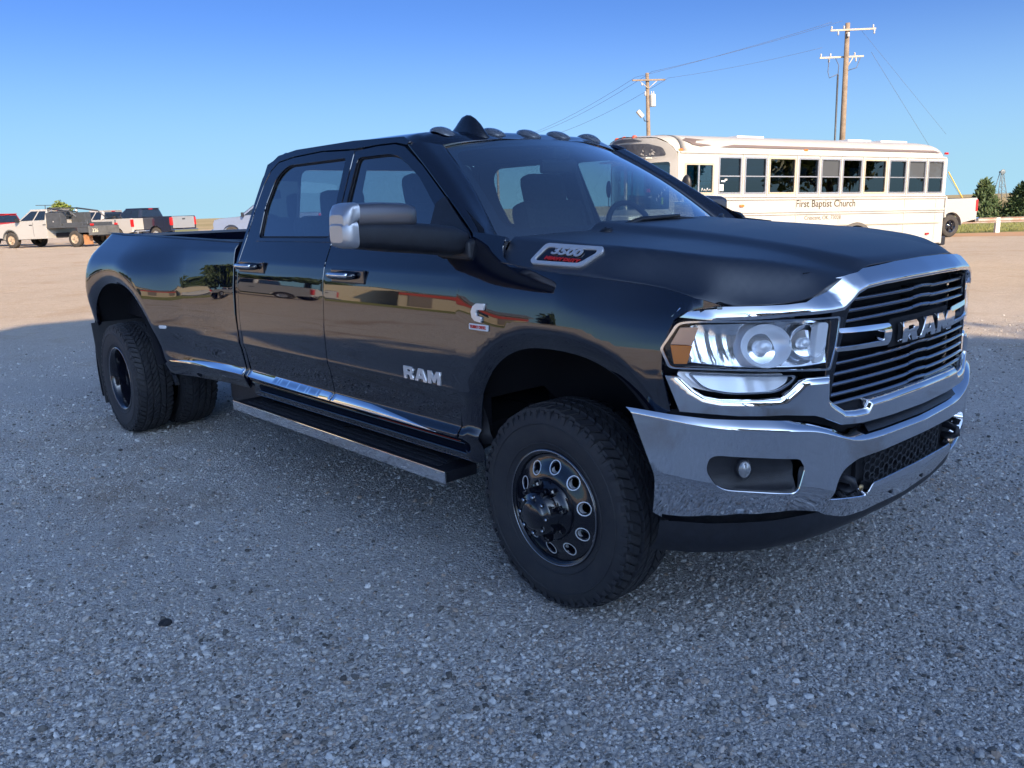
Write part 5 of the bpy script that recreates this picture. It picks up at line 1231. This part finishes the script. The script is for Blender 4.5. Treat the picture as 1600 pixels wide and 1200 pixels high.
for sg, y in ((-1, 0.), (1, BW)):
    f = (lambda y: lambda u, v: np.stack([u, np.full_like(u, y)-(0 if y else 1)*.0, v], 1))(y)
    sd = patch('bus_side', outl, f, BUSW, bus, hol+[drv], .25, .05, (0, sg, 0), .12)
    for i, (a, b) in enumerate(wins):
        fr = patch('window_frame', rounded([(a-.012, wz0-.012), (b+.012, wz0-.012), (b+.012, wz1+.012), (a-.012, wz1+.012)], .03, 3), (lambda y, sg: lambda u, v: np.stack([u, np.full_like(u, y+sg*.010), v], 1))(y, sg), ALU if i not in (2, 6) else BUSR, sd, [rounded([(a+.018, wz0+.018), (b-.018, wz0+.018), (b-.018, wz1-.018), (a+.018, wz1-.018)], .02, 3)], .2, .03, (0, sg, 0), .1)
        zm = wz0+.345
        grey_refl = sg < 0 and i in (4, 8, 9)  # these upper panes carry a grey reflection in their colour
        for z0, z1, mt in ((wz0+.01, zm, BDARK), (zm, wz1-.01, PANE_REFL if grey_refl else BDARK)):
            mb = MB(); mb.box(((a+b)/2, y-sg*.018-(sg*.012 if z0 > wz0+.1 else 0), (z0+z1)/2), (b-a, .006, z1-z0)); mb.build('pane', mt, sd)
        mb = MB(); mb.box(((a+b)/2, y-sg*.012, zm), (b-a-.02, .025, .022)); mb.build('sash_bar', ALU, sd)
        if i < 9:
            mb = MB(); xm = (b+wins[i+1][0])/2; mb.box((xm, y+sg*.006, 2.12), (.035, .014, .82), bev=.004); mb.build('window_post', BUSW, sd)
    mb = MB(); mb.box((-.485, y-sg*.018, 2.045), (.69, .006, .57)); mb.build('pane', BTEAL, sd)
    mb = MB(); mb.box((-.50, y-sg*.010, 2.045), (.03, .03, .57)); mb.build('sash_bar', ALU, sd)
    drf = patch('window_frame', rounded([(-.85, 1.74), (-.12, 1.74), (-.12, 2.35), (-.85, 2.35)], .03, 3), (lambda y, sg: lambda u, v: np.stack([u, np.full_like(u, y+sg*.010), v], 1))(y, sg), BUSR, sd, [rounded([(-.815, 1.775), (-.155, 1.775), (-.155, 2.315), (-.815, 2.315)], .02, 3)], .2, .03, (0, sg, 0), .1)
    for z, h, mt in ((1.685, .03, BUSW), (1.635, .035, BUSW), (1.375, .055, BUSW), (1.31, .02, BUSW)):
        mb = MB(); mb.box(((X0+X1)/2+.25, y+sg*.012, z), (X1-X0-.5, .03, h), bev=.008); mb.build('rub_rail', mt, sd)
    mb = MB(); mb.box((3.5, y+sg*.014, 1.085), (6.4, .032, .055), bev=.008); mb.build('rub_rail', BUSW, sd)
    mb = MB(); mb.box((3.5, y+sg*.012, 1.052), (6.4, .026, .014)); mb.build('rail_shadow_strip', BUSR, sd)
    mb = MB(); mb.box(((X0+X1)/2, y+sg*.010, 2.555), (X1-X0-.1, .022, .03), bev=.006); mb.build('gutter', BUSW, sd)
    for xs in (.30, 2.13, 3.40, 5.48, 6.55):
        mb = MB(); mb.box((xs, y+sg*.003, 1.15), (.012, .008, 1.05)); mb.build('panel_seam', pm('seam_grey', (.42, .41, .37), .6), sd)
    ar = MB(); ar.prism([(3.95+.56*math.cos(a), .58+.53*math.sin(a)) for a in [math.pi*k/16 for k in range(17)]]+[(3.95+.48*math.cos(a), .58+.46*math.sin(a)) for a in [math.pi*k/16 for k in range(16, -1, -1)]], y+sg*.04, y-sg*.02); ar.build('wheel_arch', pm('worn_arch_rubber', (.10, .095, .09), .8), sd)
    for nm, px_, pz_, mt in (('side_marker', 2.345, 2.655, ORANGE), ('side_marker', .62, 1.50, ORANGE), ('side_marker', 6.30, .80, RED), ('side_marker', X0+.06, 2.60, ORANGE), ('clearance_lamp', 6.80, 2.66, RED)):
        mb = MB(); mb.box((px_, y+sg*(.015 if pz_ < 2.6 else -.02), pz_), (.11, .05, .05), bev=.015); mb.build(nm, mt, bus)
    # lettering and swoosh
    if sg < 0:
        GOLD = pm('bronze_lettering', (.06, .05, .03), .6); yy = y-.0045
        text_mesh('side_lettering', 'First Baptist Church', .215, GOLD, sd, (3.01, yy, 1.525), (1, 0, 0), (0, 0, 1), .0015, 1.02, offset=.001)
        text_mesh('side_lettering', 'Crescent, OK. 73028', .125, pm('faded_lettering', (.15, .135, .10), .6), sd, (2.93, yy, 1.225), (1, 0, 0), (0, 0, 1), .0015, 1.0)
def roofsec(k):
    a = k
    return a
RS = [(0, 2.57), (.012, 2.66), (.06, 2.75), (.16, 2.83), (.34, 2.895), (.60, 2.935), (.90, 2.952), (BW/2, 2.957)]
RS = RS+[(BW-y, z) for y, z in RS[::-1][1:]]
rows = []
def bow(y): return X0-.02-.46*(1-((y-BW/2)/(BW/2))**2)
FZ = [(0, 2.57), (.10, 2.735), (.34, 2.855), (BW/2, 2.925)]
rows.append([(bow(y)-.045*min(1, max(0, z-2.5)*3), y, float(np.interp(min(y, BW-y), [q[0] for q in FZ], [q[1] for q in FZ]))) for y, z in RS])
rows.append([(.55*bow(y)+.45*(X0+.10), y, float(np.interp(min(y, BW-y), [q[0] for q in FZ], [q[1] for q in FZ]))*.35+z*.65) for y, z in RS])
for x, k, dr in ((X0+.12, .995, .0), (X0+.3, 1., 0), (2., 1., 0), (4., 1., 0), (5.8, 1., 0), (6.35, .995, .01), (6.62, .96, .05), (6.78, .88, .12), (6.86, .74, .24), (6.875, .66, .33)):
    rows.append([(x, BW/2+(y-BW/2)*(1 if z < 2.6 else .6+.4*k), max(2.56, 2.57+(z-2.57)*(k if k > .9 else k*.9)-dr*.5)) for y, z in RS])
br = loft('bus_roof', rows, BUSW, bus, (0, 0, 1), 3, 2)
def roof_y(z): return float(np.interp(z, [p[1] for p in RS[:8]], [p[0] for p in RS[:8]]))
def on_roof(u, v):
    yv = np.interp(v, [p[1] for p in RS[:8]], [p[0] for p in RS[:8]]); return np.stack([u, yv-.022, v+.008], 1)
patch('roof_stripe', [(.02, 2.665), (.38, 2.720), (6.35, 2.712), (6.60, 2.665)], on_roof, BUSD, br, (), .12, .003, (0, -1, .4))
patch('roof_emblem', [(-.86, 2.795), (-.74, 2.838), (-.30, 2.806), (-.52, 2.790), (-.58, 2.735), (-.18, 2.700), (-.46, 2.672), (-.66, 2.700), (-.74, 2.745)], on_roof, BUSD, br, (), .06, .003, (0, -1, .4))
for xx, w in ((1.55, .75), (4.85, .75), (6.0, .9)):
    mb = MB(); mb.box((xx, BW/2, 2.965), (w, .7, .07), bev=.02); mb.build('roof_hatch', WHITE, br)
# back and front ends
mb = MB(); mb.box((X1-.01, BW/2, 1.55), (.06, BW-.02, 2.0), bev=.02); mb.build('bus_back', BUSW, bus)
mb = MB(); mb.box((X1+.08, BW/2, .62), (.16, BW, .22), bev=.03); mb.build('rear_bumper', PLAST, bus)
mb = MB(); mb.box((X1+.04, .02, 1.42), (.06, .10, .5), bev=.015); mb.build('back_corner', BUSW, bus)
fy = lambda v, t=0: v
def front_fn(u, v):   # u across 0..BW, v height; bows forward at the middle and leans back upward
    return np.stack([X0-.02-.46*(1-((u-BW/2)/(BW/2))**2)+.10*np.maximum(v-1.4, 0)*0-.05*np.clip(v-2.42, 0, .3)/.3, u, v], 1)
ws1 = rounded([(.12, 1.45), (1.12, 1.45), (1.12, 2.36), (.12, 2.38)], .06); ws2 = rounded([(1.20, 1.45), (2.20, 1.45), (2.20, 2.38), (1.20, 2.36)], .06)
fro = [(0, .62), (BW, .62), (BW, 2.56), (BW-.10, 2.72), (BW-.34, 2.84), (BW/2, 2.91), (.34, 2.84), (.10, 2.72), (0, 2.56)]
bf = patch('bus_front', fro, front_fn, BUSW, bus, [ws1, ws2], .12, .04, (-1, 0, 0), .08)
for w_ in (ws1, ws2): patch('windscreen_pane', w_, lambda u, v: front_fn(u, v)+np.array([.02, 0, 0]), BTEAL, bf, (), .2, .0, (-1, 0, 0))
pl = rounded([(.16, 2.50), (BW-.16, 2.50), (BW-.22, 2.66), (BW-.50, 2.745), (BW/2, 2.775), (.50, 2.745), (.22, 2.66)], .06)
patch('sign_panel', pl, lambda u, v: front_fn(u, v)+np.array([-.012, 0, 0]), PEEL, bf, (), .1, .008, (-1, 0, 0))
pl2 = rounded([(.62, 2.805), (BW-.62, 2.805), (BW-.85, 2.86), (BW/2, 2.875), (.85, 2.86)], .02)
patch('lamp_panel', pl2, lambda u, v: front_fn(u, v)+np.array([-.010, 0, 0]), PEEL, bf, (), .1, .006, (-1, 0, 0))
# ragged white flakes left on the panel
rg = random.Random(11)
for i in range(22):
    u = .25+rg.random()*1.9; v = 2.505+rg.random()**2.2*.16; w = rg.uniform(.012, .035); h = rg.uniform(.02, .07)
    patch('paint_flake', [(u-w, v), (u+w*.6, v+.01), (u+w, v+h*.5), (u+w*.2, v+h), (u-w*.5, v+h*.6)], lambda a, b: front_fn(a, b)+np.array([-.016, 0, 0]), BUSW, bf, (), .1, .002, (-1, 0, 0))
for u in (.88, BW/2, BW-.88):
    x_ = float(front_fn(np.array([u]), np.array([2.85]))[0, 0]); mb = MB(); mb.lathe([(.055, -.01), (.052, .03), (.03, .05), (0, .055)], (0, 0, 0), 'z', 12); o = mb.build('roof_marker', pm('red_orange_lens', (.55, .10, .05), .3, coat=.6), bus); o.location = (x_+.05, u, 2.885)
mb = MB(); mb.box((X0-.46, BW/2, 2.455), (.16, BW*.72, .03), bev=.01); mb.build('visor', BUSW, bf)
mb = MB(); mb.box((X0-.05, BW/2, 1.02), (.05, BW-.1, .75), bev=.02); mb.box((X0-.55, BW/2, .98), (.75, 1.7, .72), bev=.10); mb.build('bus_nose', BUSW, bf)
# mirrors
for y, sg in ((-.22, -1), (BW+.22, 1)):
    mb = MB(); mb.lathe([(0, -.06), (.05, -.055), (.095, -.03), (.105, 0), (.095, .03), (.05, .045), (0, .05)], (0, 0, 0), 'x', 20); o = mb.build('bus_mirror', PLAST, bus); o.location = (X0+.05, y, 1.92); o.scale = (1, 1, 1.85); o.rotation_euler = (0, 0, R(-25)*sg)
    mb = MB(); mb.tube([(X0+.05, y, 1.74), (X0+.05, y, 1.55), (X0+.10, y+sg*-.22, 1.45)], .012, 6); mb.build('mirror_arm', PLAST, bus)
# papers and marks in the glass
for nm, a, b, w, h, mt in (('windscreen_sticker', .55, 1.83, .13, .07, pm('pink_red_paper', (.70, .06, .12), .6)), ('windscreen_sticker', .26, 1.62, .07, .14, pm('lime_paper', (.36, .60, .06), .6)), ('windscreen_sticker', .50, 1.70, .10, .03, WHITE)):
    q = front_fn(np.array([a]), np.array([b]))[0]; mb = MB(); mb.box((q[0]+.012, a, b), (.006, w, h)); mb.build(nm, mt, bf)
for k, (a, b) in enumerate(((.36, 1.64), (.32, 1.71), (.27, 1.77), (.22, 1.84), (.18, 1.90))):
    q = front_fn(np.array([a]), np.array([b]))[0]; mb = MB(); mb.box((q[0]+.008, a, b), (.004, .02, .075), Matrix.Rotation(R(-35+22*(k % 3)), 3, 'X')); mb.box((q[0]+.008, a-.015, b+.015), (.004, .045, .016), Matrix.Rotation(R(25), 3, 'X')); mb.build('window_paint_stroke', WHITE, bf)
for x, z, w, h in ((.09, 1.87, .10, .13), (.13, 2.00, .10, .03), (.20, 2.03, .06, .03)):
    mb = MB(); mb.box((x, -.004+.012, z), (w, .004, h)); mb.build('window_notice', WHITE, bus)
for k in range(4):
    mb = MB(); mb.tube([(-.42+.065*k, .010, 1.80+.01*(k % 2)), (-.40+.065*k, .010, 1.86-.02*(k % 2)), (-.37+.065*k, .010, 1.81)], .006, 5); mb.build('window_paint_stroke', WHITE, bus)
mb = MB(); mb.box((-.20, -.015, 1.42), (.10, .03, .035), bev=.008); mb.build('door_latch', PLAST, bus)
# inside: floor, ceiling and seat backs
mb = MB(); mb.box((2.9, BW/2, .95), (7.6, BW-.1, .06)); mb.build('bus_floor', DKGREY, bus)
mb = MB(); mb.box((2.9, BW/2, 2.53), (7.6, BW-.1, .02)); mb.build('bus_ceiling', MIDGREY, bus)
VINYL = pm('green_grey_vinyl', (.05, .075, .075), .5)
for i in range(9):
    for yy in (.55, BW-.55):
        mb = MB(); mb.box((.55+.68*i, yy, 1.62), (.10, .95, .75), bev=.05); mb.build('seat_back', VINYL, bus)
for wx in (-.30, 3.95):
    for yy in (.20, BW-.20):
        w_ = simple_wheel(bus, wx, yy, .46, BUSW, .28); w_.location.z = .03+.46+(.0185*wx)
mb = MB(); mb.box((2.9, BW/2, .72), (7.4, 1.9, .35)); mb.build('bus_underbody', VOIDM, bus)

# ================================================================ utility poles and wires
WOOD = pm('weathered_pole_wood', (.26, .20, .145), .85, var=.4, vscale=3., bump=.5, bscale=14); ARMW = pm('pale_crossarm', (.52, .46, .36), .8, var=.3, vscale=5); PORC = pm('grey_insulator', (.42, .42, .42), .35); TRF = pm('transformer_grey', (.50, .51, .48), .5); WIRE = pm('grey_wire', (.09, .09, .10), .6)
def pole(x, y, h, r, label, tilt=0.):
    p = empty('utility_pole', (x, y, gzf(x, y)), tilt, label, 'utility pole'); mb = MB(); mb.tube([(0, 0, -.3), (.0, 0, h*.5), (0.0, 0, h)], [r*1.25, r*1.08, r*.85], 12); mb.build('post', WOOD, p); return p
def arm(p, z, x0, x1, y=-.16, ins=(), mat=ARMW, s=.075, ang=0.):
    mb = MB(); mb.box(((x0+x1)/2, y, z), (x1-x0, s, s*1.25), Matrix.Rotation(ang, 3, 'Z'), bev=.01); a = mb.build('crossarm', mat, p)
    for xi, up_ in ins:
        m_ = MB(); m_.lathe([(.03, 0), (.055, .04), (.03, .08), (.06, .12), (.03, .17), (0, .19)] if up_ else [(.03, 0), (.06, -.05), (.03, -.10), (.06, -.15), (.03, -.22), (0, -.23)], (xi, y+(xi-(x0+x1)/2)*math.sin(ang), z+(.05 if up_ else -.05)), 'z', 10); m_.build('insulator', PORC, a)
    return a
pA = pole(19.50, 50, 11.45, .15, 'tall wooden utility pole with two crossarms, rising behind the bus roof', R(-4))
arm(pA, 11.06, -.98, 1.50, ins=((-.92, 1), (-.55, 0), (-.25, 1), (1.35, 1), (1.42, 0)))
arm(pA, 9.68, -1.42, 1.02, y=.18, ins=((-1.35, 1), (-.82, 1), (.52, 1), (-.9, 0), (.60, 0)))
mb = MB(); mb.tube([(.08, .14, 9.05), (.42, .16, 9.62)], .03, 6); mb.build('arm_brace', ARMW, pA)
mb = MB(); mb.tube([(-.42, -.02, -.1), (-.42, -.02, 8.7)], .055, 8); mb.build('riser_pipe', DKGREY, pA)
mb = MB(); mb.tube([(-.42, -.02, 8.7), (-.40, -.05, 9.2), (-.55, .1, 9.6)], .02, 6); mb.tube([(-.40, -.05, 8.75), (-.9, -.05, 8.55), (-.95, .1, 8.9), (-.9, .12, 9.6)], .02, 6); mb.tube([(.05, 0, 8.9), (.6, 0, 9.05), (.82, .1, 9.6)], .02, 6); mb.build('jumper_wire', WIRE, pA)
mb = MB(); mb.box((.0, -.2, 10.8), (.12, .12, .22), bev=.02); mb.build('fuse_holder', PORC, pA)
pB = pole(9.12, 54, 9.42, .125, 'shorter utility pole with a transformer and lamp, rising above the bus front')
arm(pB, 8.99, -1.05, 1.10, ins=(), mat=WOOD, ang=R(0)); pB.rotation_euler = (0, R(-1.5), R(14))
for sg in (-1, 1):
    mb = MB(); mb.tube([(0, -.14, 8.50), (sg*.55, -.17, 8.92)], .022, 6); mb.build('arm_brace', ARMW, pB)
mb = MB(); mb.lathe([(0, 0), (.17, .01), (.18, .05), (.18, .66), (.19, .70), (.10, .76), (0, .78)], (.26, -.16, 7.42), 'z', 18); trf = mb.build('transformer', TRF, pB)
for sg in (-.07, .07):
    m_ = MB(); m_.lathe([(.025, 0), (.045, .04), (.025, .08), (.04, .12), (0, .16)], (.26+sg, -.16, 8.18), 'z', 8); m_.build('bushing', PORC, trf)
mb = MB(); mb.lathe([(0, 0), (.05, .02), (.06, .12), (.03, .28), (0, .30)], (-.22, -.16, 8.05), 'z', 10); mb.build('fuse_cutout', PORC, pB)
mb = MB(); mb.lathe([(0, 0), (.05, .02), (.05, .14), (0, .16)], (-.42, -.14, 8.66), 'z', 10); mb.build('insulator', PORC, pB)
mb = MB(); mb.tube([(-.05, -.10, 6.58), (-.32, -.16, 6.60), (-.38, -.2, 6.78)], .03, 6); la = mb.build('lamp_arm', DKGREY, pB)
mb = MB(); mb.box((-.62, -.22, 7.02), (.24, .26, .50), Matrix.Rotation(R(-42), 3, 'Y'), bev=.06); mb.build('lamp_head', TRF, la)
pC = pole(-.9, 104, 9.2, .13, 'far utility pole standing in line beyond the black truck roof')
arm(pC, 8.9, -1.0, 1.0, ins=((-.9, 1), (.9, 1)))
def wire(a, b, sag, r=.010, label=None, group='overhead wires between the poles'):
    a = Vector(a); b = Vector(b); pts = []
    for k in range(17):
        t = k/16; p = a.lerp(b, t); p.z -= sag*4*t*(1-t); pts.append(p)
    mb = MB(); mb.tube(pts, r, 5); o = mb.build('overhead_wire', WIRE); tag(o, label, 'wire', group)
wire((18.6, 50, 11.2), (8.1, 54, 9.15), .10, .008, 'upper overhead wire running from the tall pole to the shorter pole')
wire((19.2, 50, 11.25), (9.12, 54, 9.45), .12, .008, 'overhead wire running from the tall pole top to the shorter pole top')
wire((18.2, 50.2, 9.9), (10.1, 54, 9.05), .12, .007, 'lower overhead wire running between the two poles')
wire((8.1, 54, 9.12), (-1.8, 104, 9.2), .8, .010, 'left overhead wire descending from the shorter pole behind the cab')
wire((9.12, 54, 9.42), (-.9, 104, 9.4), .9, .010, 'middle overhead wire descending from the shorter pole behind the cab')
wire((10.1, 54, 9.0), (0, 104, 9.2), 1., .010, 'right overhead wire descending from the shorter pole behind the cab')
wire((20.9, 50, 9.55), (28.5, 51.9, .1), .0, .008, 'guy wire slanting down from the tall pole to the right', None)
wire((20.3, 50, 10.7), (26.0, 51, 5.0), .0, .006, 'thin second guy wire slanting down beside the tall pole', None)
mb = MB(); mb.tube([(26.5, 51.4, 2.85), (28.7, 51.9, gzf(28.7, 51.9)+.25)], .034, 8); tag(mb.build('guy_wire_guard', pm('yellow_plastic_guard', (.66, .42, .06), .5)), 'yellow guy wire guard slanting behind the white pickup', 'guy guard')

# ================================================================ guard rail, cedars, windmill
gr_ = empty('guard_rail', (16, 33.6, 0), 0, 'low metal guard rail on white posts along the grass', 'guard rail')
GALV = pm('galvanised_rail', (.40, .38, .36), .55, .6, var=.5, vscale=2., col2=(.34, .22, .16)); PWHITE = pm('whitewashed_post', (.70, .67, .62), .8)
sec = [(-.015, .06), (.03, .10), (-.01, .155), (-.01, .175), (.03, .23), (-.015, .27)]
V = []; F = []
for i, x in enumerate(np.linspace(0, 60, 31)):
    V += [(x, -.05*x*0+y, .33+z) for y, z in sec]
for i in range(30):
    for k in range(5): F.append((i*6+k, i*6+k+1, (i+1)*6+k+1, (i+1)*6+k))
o = mesh_obj('rail_beam', V, F, GALV, gr_); q = o.modifiers.new('t', 'SOLIDIFY'); q.thickness = .01
for x in (3.45, 9.5, 15.5, 21.5, 27.5, 33.5, 39.5):
    mb = MB(); mb.box((x, .06, .27), (.17, .14, .66), bev=.015); mb.build('rail_post', PWHITE, gr_)
for i, (px_, d, h, w) in enumerate(((33.8, 60, 2.85, 3.1), (35.8, 59, 2.5, 3.1), (37.6, 62, 2.1, 2.8), (39.6, 60, 2.2, 3.0), (44.5, 64, 2.6, 2.8), (31.9, 63, 2.0, 2.6))):
    tree('cedar_tree', px_-1.0, d-1.5, h+.35, w, LEAF_C, ['bushy cedar tree, tallest, just right of the white pickup', 'wide cedar tree in front of the windmill tower', 'small cedar tree filling the gap between two larger ones', 'cedar tree cut off by the right edge of the photo', 'cedar tree beyond the right edge of the grass', 'low cedar bush showing at the tail of the white pickup'][i], 'tree', 'cone', 2600, .13, 20+i)
tree('bush', 29.9, 66, 2.75, 3.0, LEAF_G, 'pale green bush showing above the bed of the white pickup', 'tree', 'round', 1500, .16, 31)
tw = empty('windmill_tower', (144.5, 250, 0), 0, 'small lattice windmill tower rising above the cedars', 'windmill'); STEEL = pm('grey_steel_lattice', (.13, .16, .18), .5)
mb = MB()
for sx in (-1, 1):
    for sy in (-1, 1): mb.tube([(sx*1.5, sy*1.5, -.8), (sx*.35, sy*.35, 7.0)], .11, 5)
tag(mb.build('tower_legs', STEEL, tw), kind='stuff')
mb = MB()
for k in range(4):
    z0, z1 = -.4+k*1.8, 1.4+k*1.8; w0 = 1.5-1.15*(z0+.8)/7.8; w1 = 1.5-1.15*(z1+.8)/7.8
    mb.tube([(-w0, -w0, z0), (w1, -w1, z1)], .06, 4); mb.tube([(w0, -w0, z0), (-w1, -w1, z1)], .06, 4); mb.tube([(-w1, -w1, z1), (w1, -w1, z1)], .06, 4)
tag(mb.build('tower_braces', STEEL, tw), kind='stuff')
mb = MB(); mb.lathe([(.12, -.1), (.6, -.05), (.75, 0), (.6, .05), (.12, .1)], (0, -.6, 7.3), 'y', 14); mb.box((0, .5, 7.3), (.1, 1.8, .5)); mb.build('windmill_head', STEEL, tw)

# ================================================================ the rest of the lot, out of frame, mirrored in the paintwork, and a barn added to shade the ground
MET = pm('beige_metal_siding', (.42, .39, .34), .5, var=.15, vscale=1.); METD = pm('brown_metal_siding', (.20, .17, .15), .6); ROOFM = pm('grey_metal_roof', (.32, .32, .31), .4, .4)
def shed(label, x, y, w, d, h, rise, rz, wall, band=None):
    b = empty('metal_building', (x, y, gzf(x, y)), rz, label, 'building'); mb = MB(); mb.prism([(-w/2, 0), (w/2, 0), (w/2, h), (-w/2, h)], -d/2, d/2); wl = mb.build('wall', wall, b)
    mb = MB(); mb.hexa([(-w/2-.3, -d/2-.3, h), (w/2+.3, -d/2-.3, h), (w/2+.3, 0, h+rise), (-w/2-.3, 0, h+rise), (-w/2-.3, -d/2-.3, h+.12), (w/2+.3, -d/2-.3, h+.12), (w/2+.3, 0, h+rise+.12), (-w/2-.3, 0, h+rise+.12)])
    mb.hexa([(-w/2-.3, 0, h+rise), (w/2+.3, 0, h+rise), (w/2+.3, d/2+.3, h), (-w/2-.3, d/2+.3, h), (-w/2-.3, 0, h+rise+.12), (w/2+.3, 0, h+rise+.12), (w/2+.3, d/2+.3, h+.12), (-w/2-.3, d/2+.3, h+.12)]); mb.build('roof', ROOFM, b)
    for sx in (-1, 1):
        mb = MB(); mb.add([(sx*w/2, -d/2, h), (sx*w/2, d/2, h), (sx*w/2, 0, h+rise)], [(0, 1, 2)]); mb.build('gable', wall, b)
    n = int(w/3)
    for k in range(n):
        if k % 2 == 0:
            mb = MB(); mb.box((-w/2+3*k+1.5, -d/2-.03, 1.5), (1.6, .08, 2.2)); mb.build('door', METD, b)
        else:
            mb = MB(); mb.box((-w/2+3*k+1.5, -d/2-.03, 1.9), (1.2, .08, 1.0)); mb.build('window', BGLASS, b)
    if band:
        mb = MB(); mb.box((0, -d/2-.05, h*.80), (w, .06, h*.22)); mb.build('sign_band', band, b)
    return b
# unseen barn added behind the camera to shade the truck and near gravel
ev = Vector((14.6, -6.9, 0)).normalized(); nb = Vector((-ev.y, ev.x, 0))
shop = shed('tall beige grain barn behind the camera whose shadow covers the truck', 0, 0, 20, 5, 16.6, .8, 0, MET)
PC = Vector((7.7, -12.8, 0)); cx = PC+ev*10-nb*2.8; shop.location = (cx.x, cx.y, 0); shop.rotation_euler = (0, 0, math.atan2(ev.y, ev.x)+math.pi)  # shop is the added unseen barn
tree('shade_tree', 5.2, -11.7, 16.8, 4.6, LEAF_G, 'tall leafy shade tree at the corner of the grain barn behind the camera', 'tree', 'round', 2300, .19, 41, nc=15)
tree('shade_tree', 3.0, -13.0, 17.6, 4.8, LEAF_G, 'slimmer leafy tree left of the grain barn behind the camera', 'tree', 'round', 1900, .19, 42, nc=13)
for k, (t_, h_, w_) in enumerate(((2.0, 18.6, 4.0), (6.8, 17.9, 4.4), (11.5, 18.8, 4.6), (16.5, 18.0, 4.4))):  # unseen tree row added to break the straight edge of the barn's shadow
    q_ = PC+ev*t_+nb*.9
    tree('shade_tree', q_.x, q_.y, h_, w_, LEAF_G, ['first tree from the left in front of the beige grain barn', 'second tree from the left in front of the beige grain barn', 'third tree from the left in front of the beige grain barn', 'last tree on the right in front of the beige grain barn'][k], 'tree', 'round', 1800, .20, 140+k)
# left side, mirrored in the doors
pickup('white sport utility pickup parked to the left of the lot', -27.5, 15.6, R(100), WHITEP)
pickup('white pickup parked far to the left by the field', -38, 27.5, R(75), WHITEP)
shed('cream metal barn with a gabled end at the left of the lot', -58, 19.5, 8, 7, 3.4, 1.6, R(-20), pm('cream_metal_siding', (.50, .44, .33), .5))
shed('long low cream shop with a red band at the left of the lot', -57, 12.5, 9, 7, 3.0, .7, R(90-14), pm('cream_metal_siding', (.50, .44, .33), .5), pm('red_band_paint', (.45, .07, .05), .5))
shed('low brown shed beyond the left edge of the lot', -60, 3, 7, 5, 2.6, .7, R(80), METD)
for i, (x, y, h, w) in enumerate(((-61, 30.5, 6.5, 7), (-60, 25, 8, 7.5), (-66, 37, 4.6, 6), (-47, 3.2, 4.6, 7), (-75, 60, 6, 8))):
    tree('field_tree', x, y, h, w, LEAF_C if i % 2 else LEAF_G, ['broad dark tree far to the left of the lot', 'tallest dark tree beside the cream barn', 'small tree at the far left field edge', 'bushy tree left of the brown shed', 'tree farthest out in the left field'][i], 'tree', 'round', 2400, .34, 60+i)
strip2 = mesh_obj('lawn', [(-58, -12, .006), (-36, -12, .006), (-36.5, 10, .006), (-33, 30, .03), (-44, 46, .27), (-70, 46, .27)], [(0, 1, 2, 3, 4, 5)], GRASS); tag(strip2, kind='structure')
# right side, mirrored in the bumper
for i, (x, y, h, w) in enumerate(((38, 8, 6, 6), (44, 14, 7, 7), (52, 4, 7, 7), (40, -4, 6, 7), (34, 19, 4, 4))):
    tree('lot_tree', x, y, h, w, LEAF_G if i % 2 else LEAF_Y, ['yellow-green tree to the right of the lot', 'round green tree to the right of the lot', 'yellow-green tree farthest to the right', 'wide green tree right of the workshop', 'small yellow-green tree nearest the bus on the right'][i], 'tree', 'round', 2200, .3, 80+i)
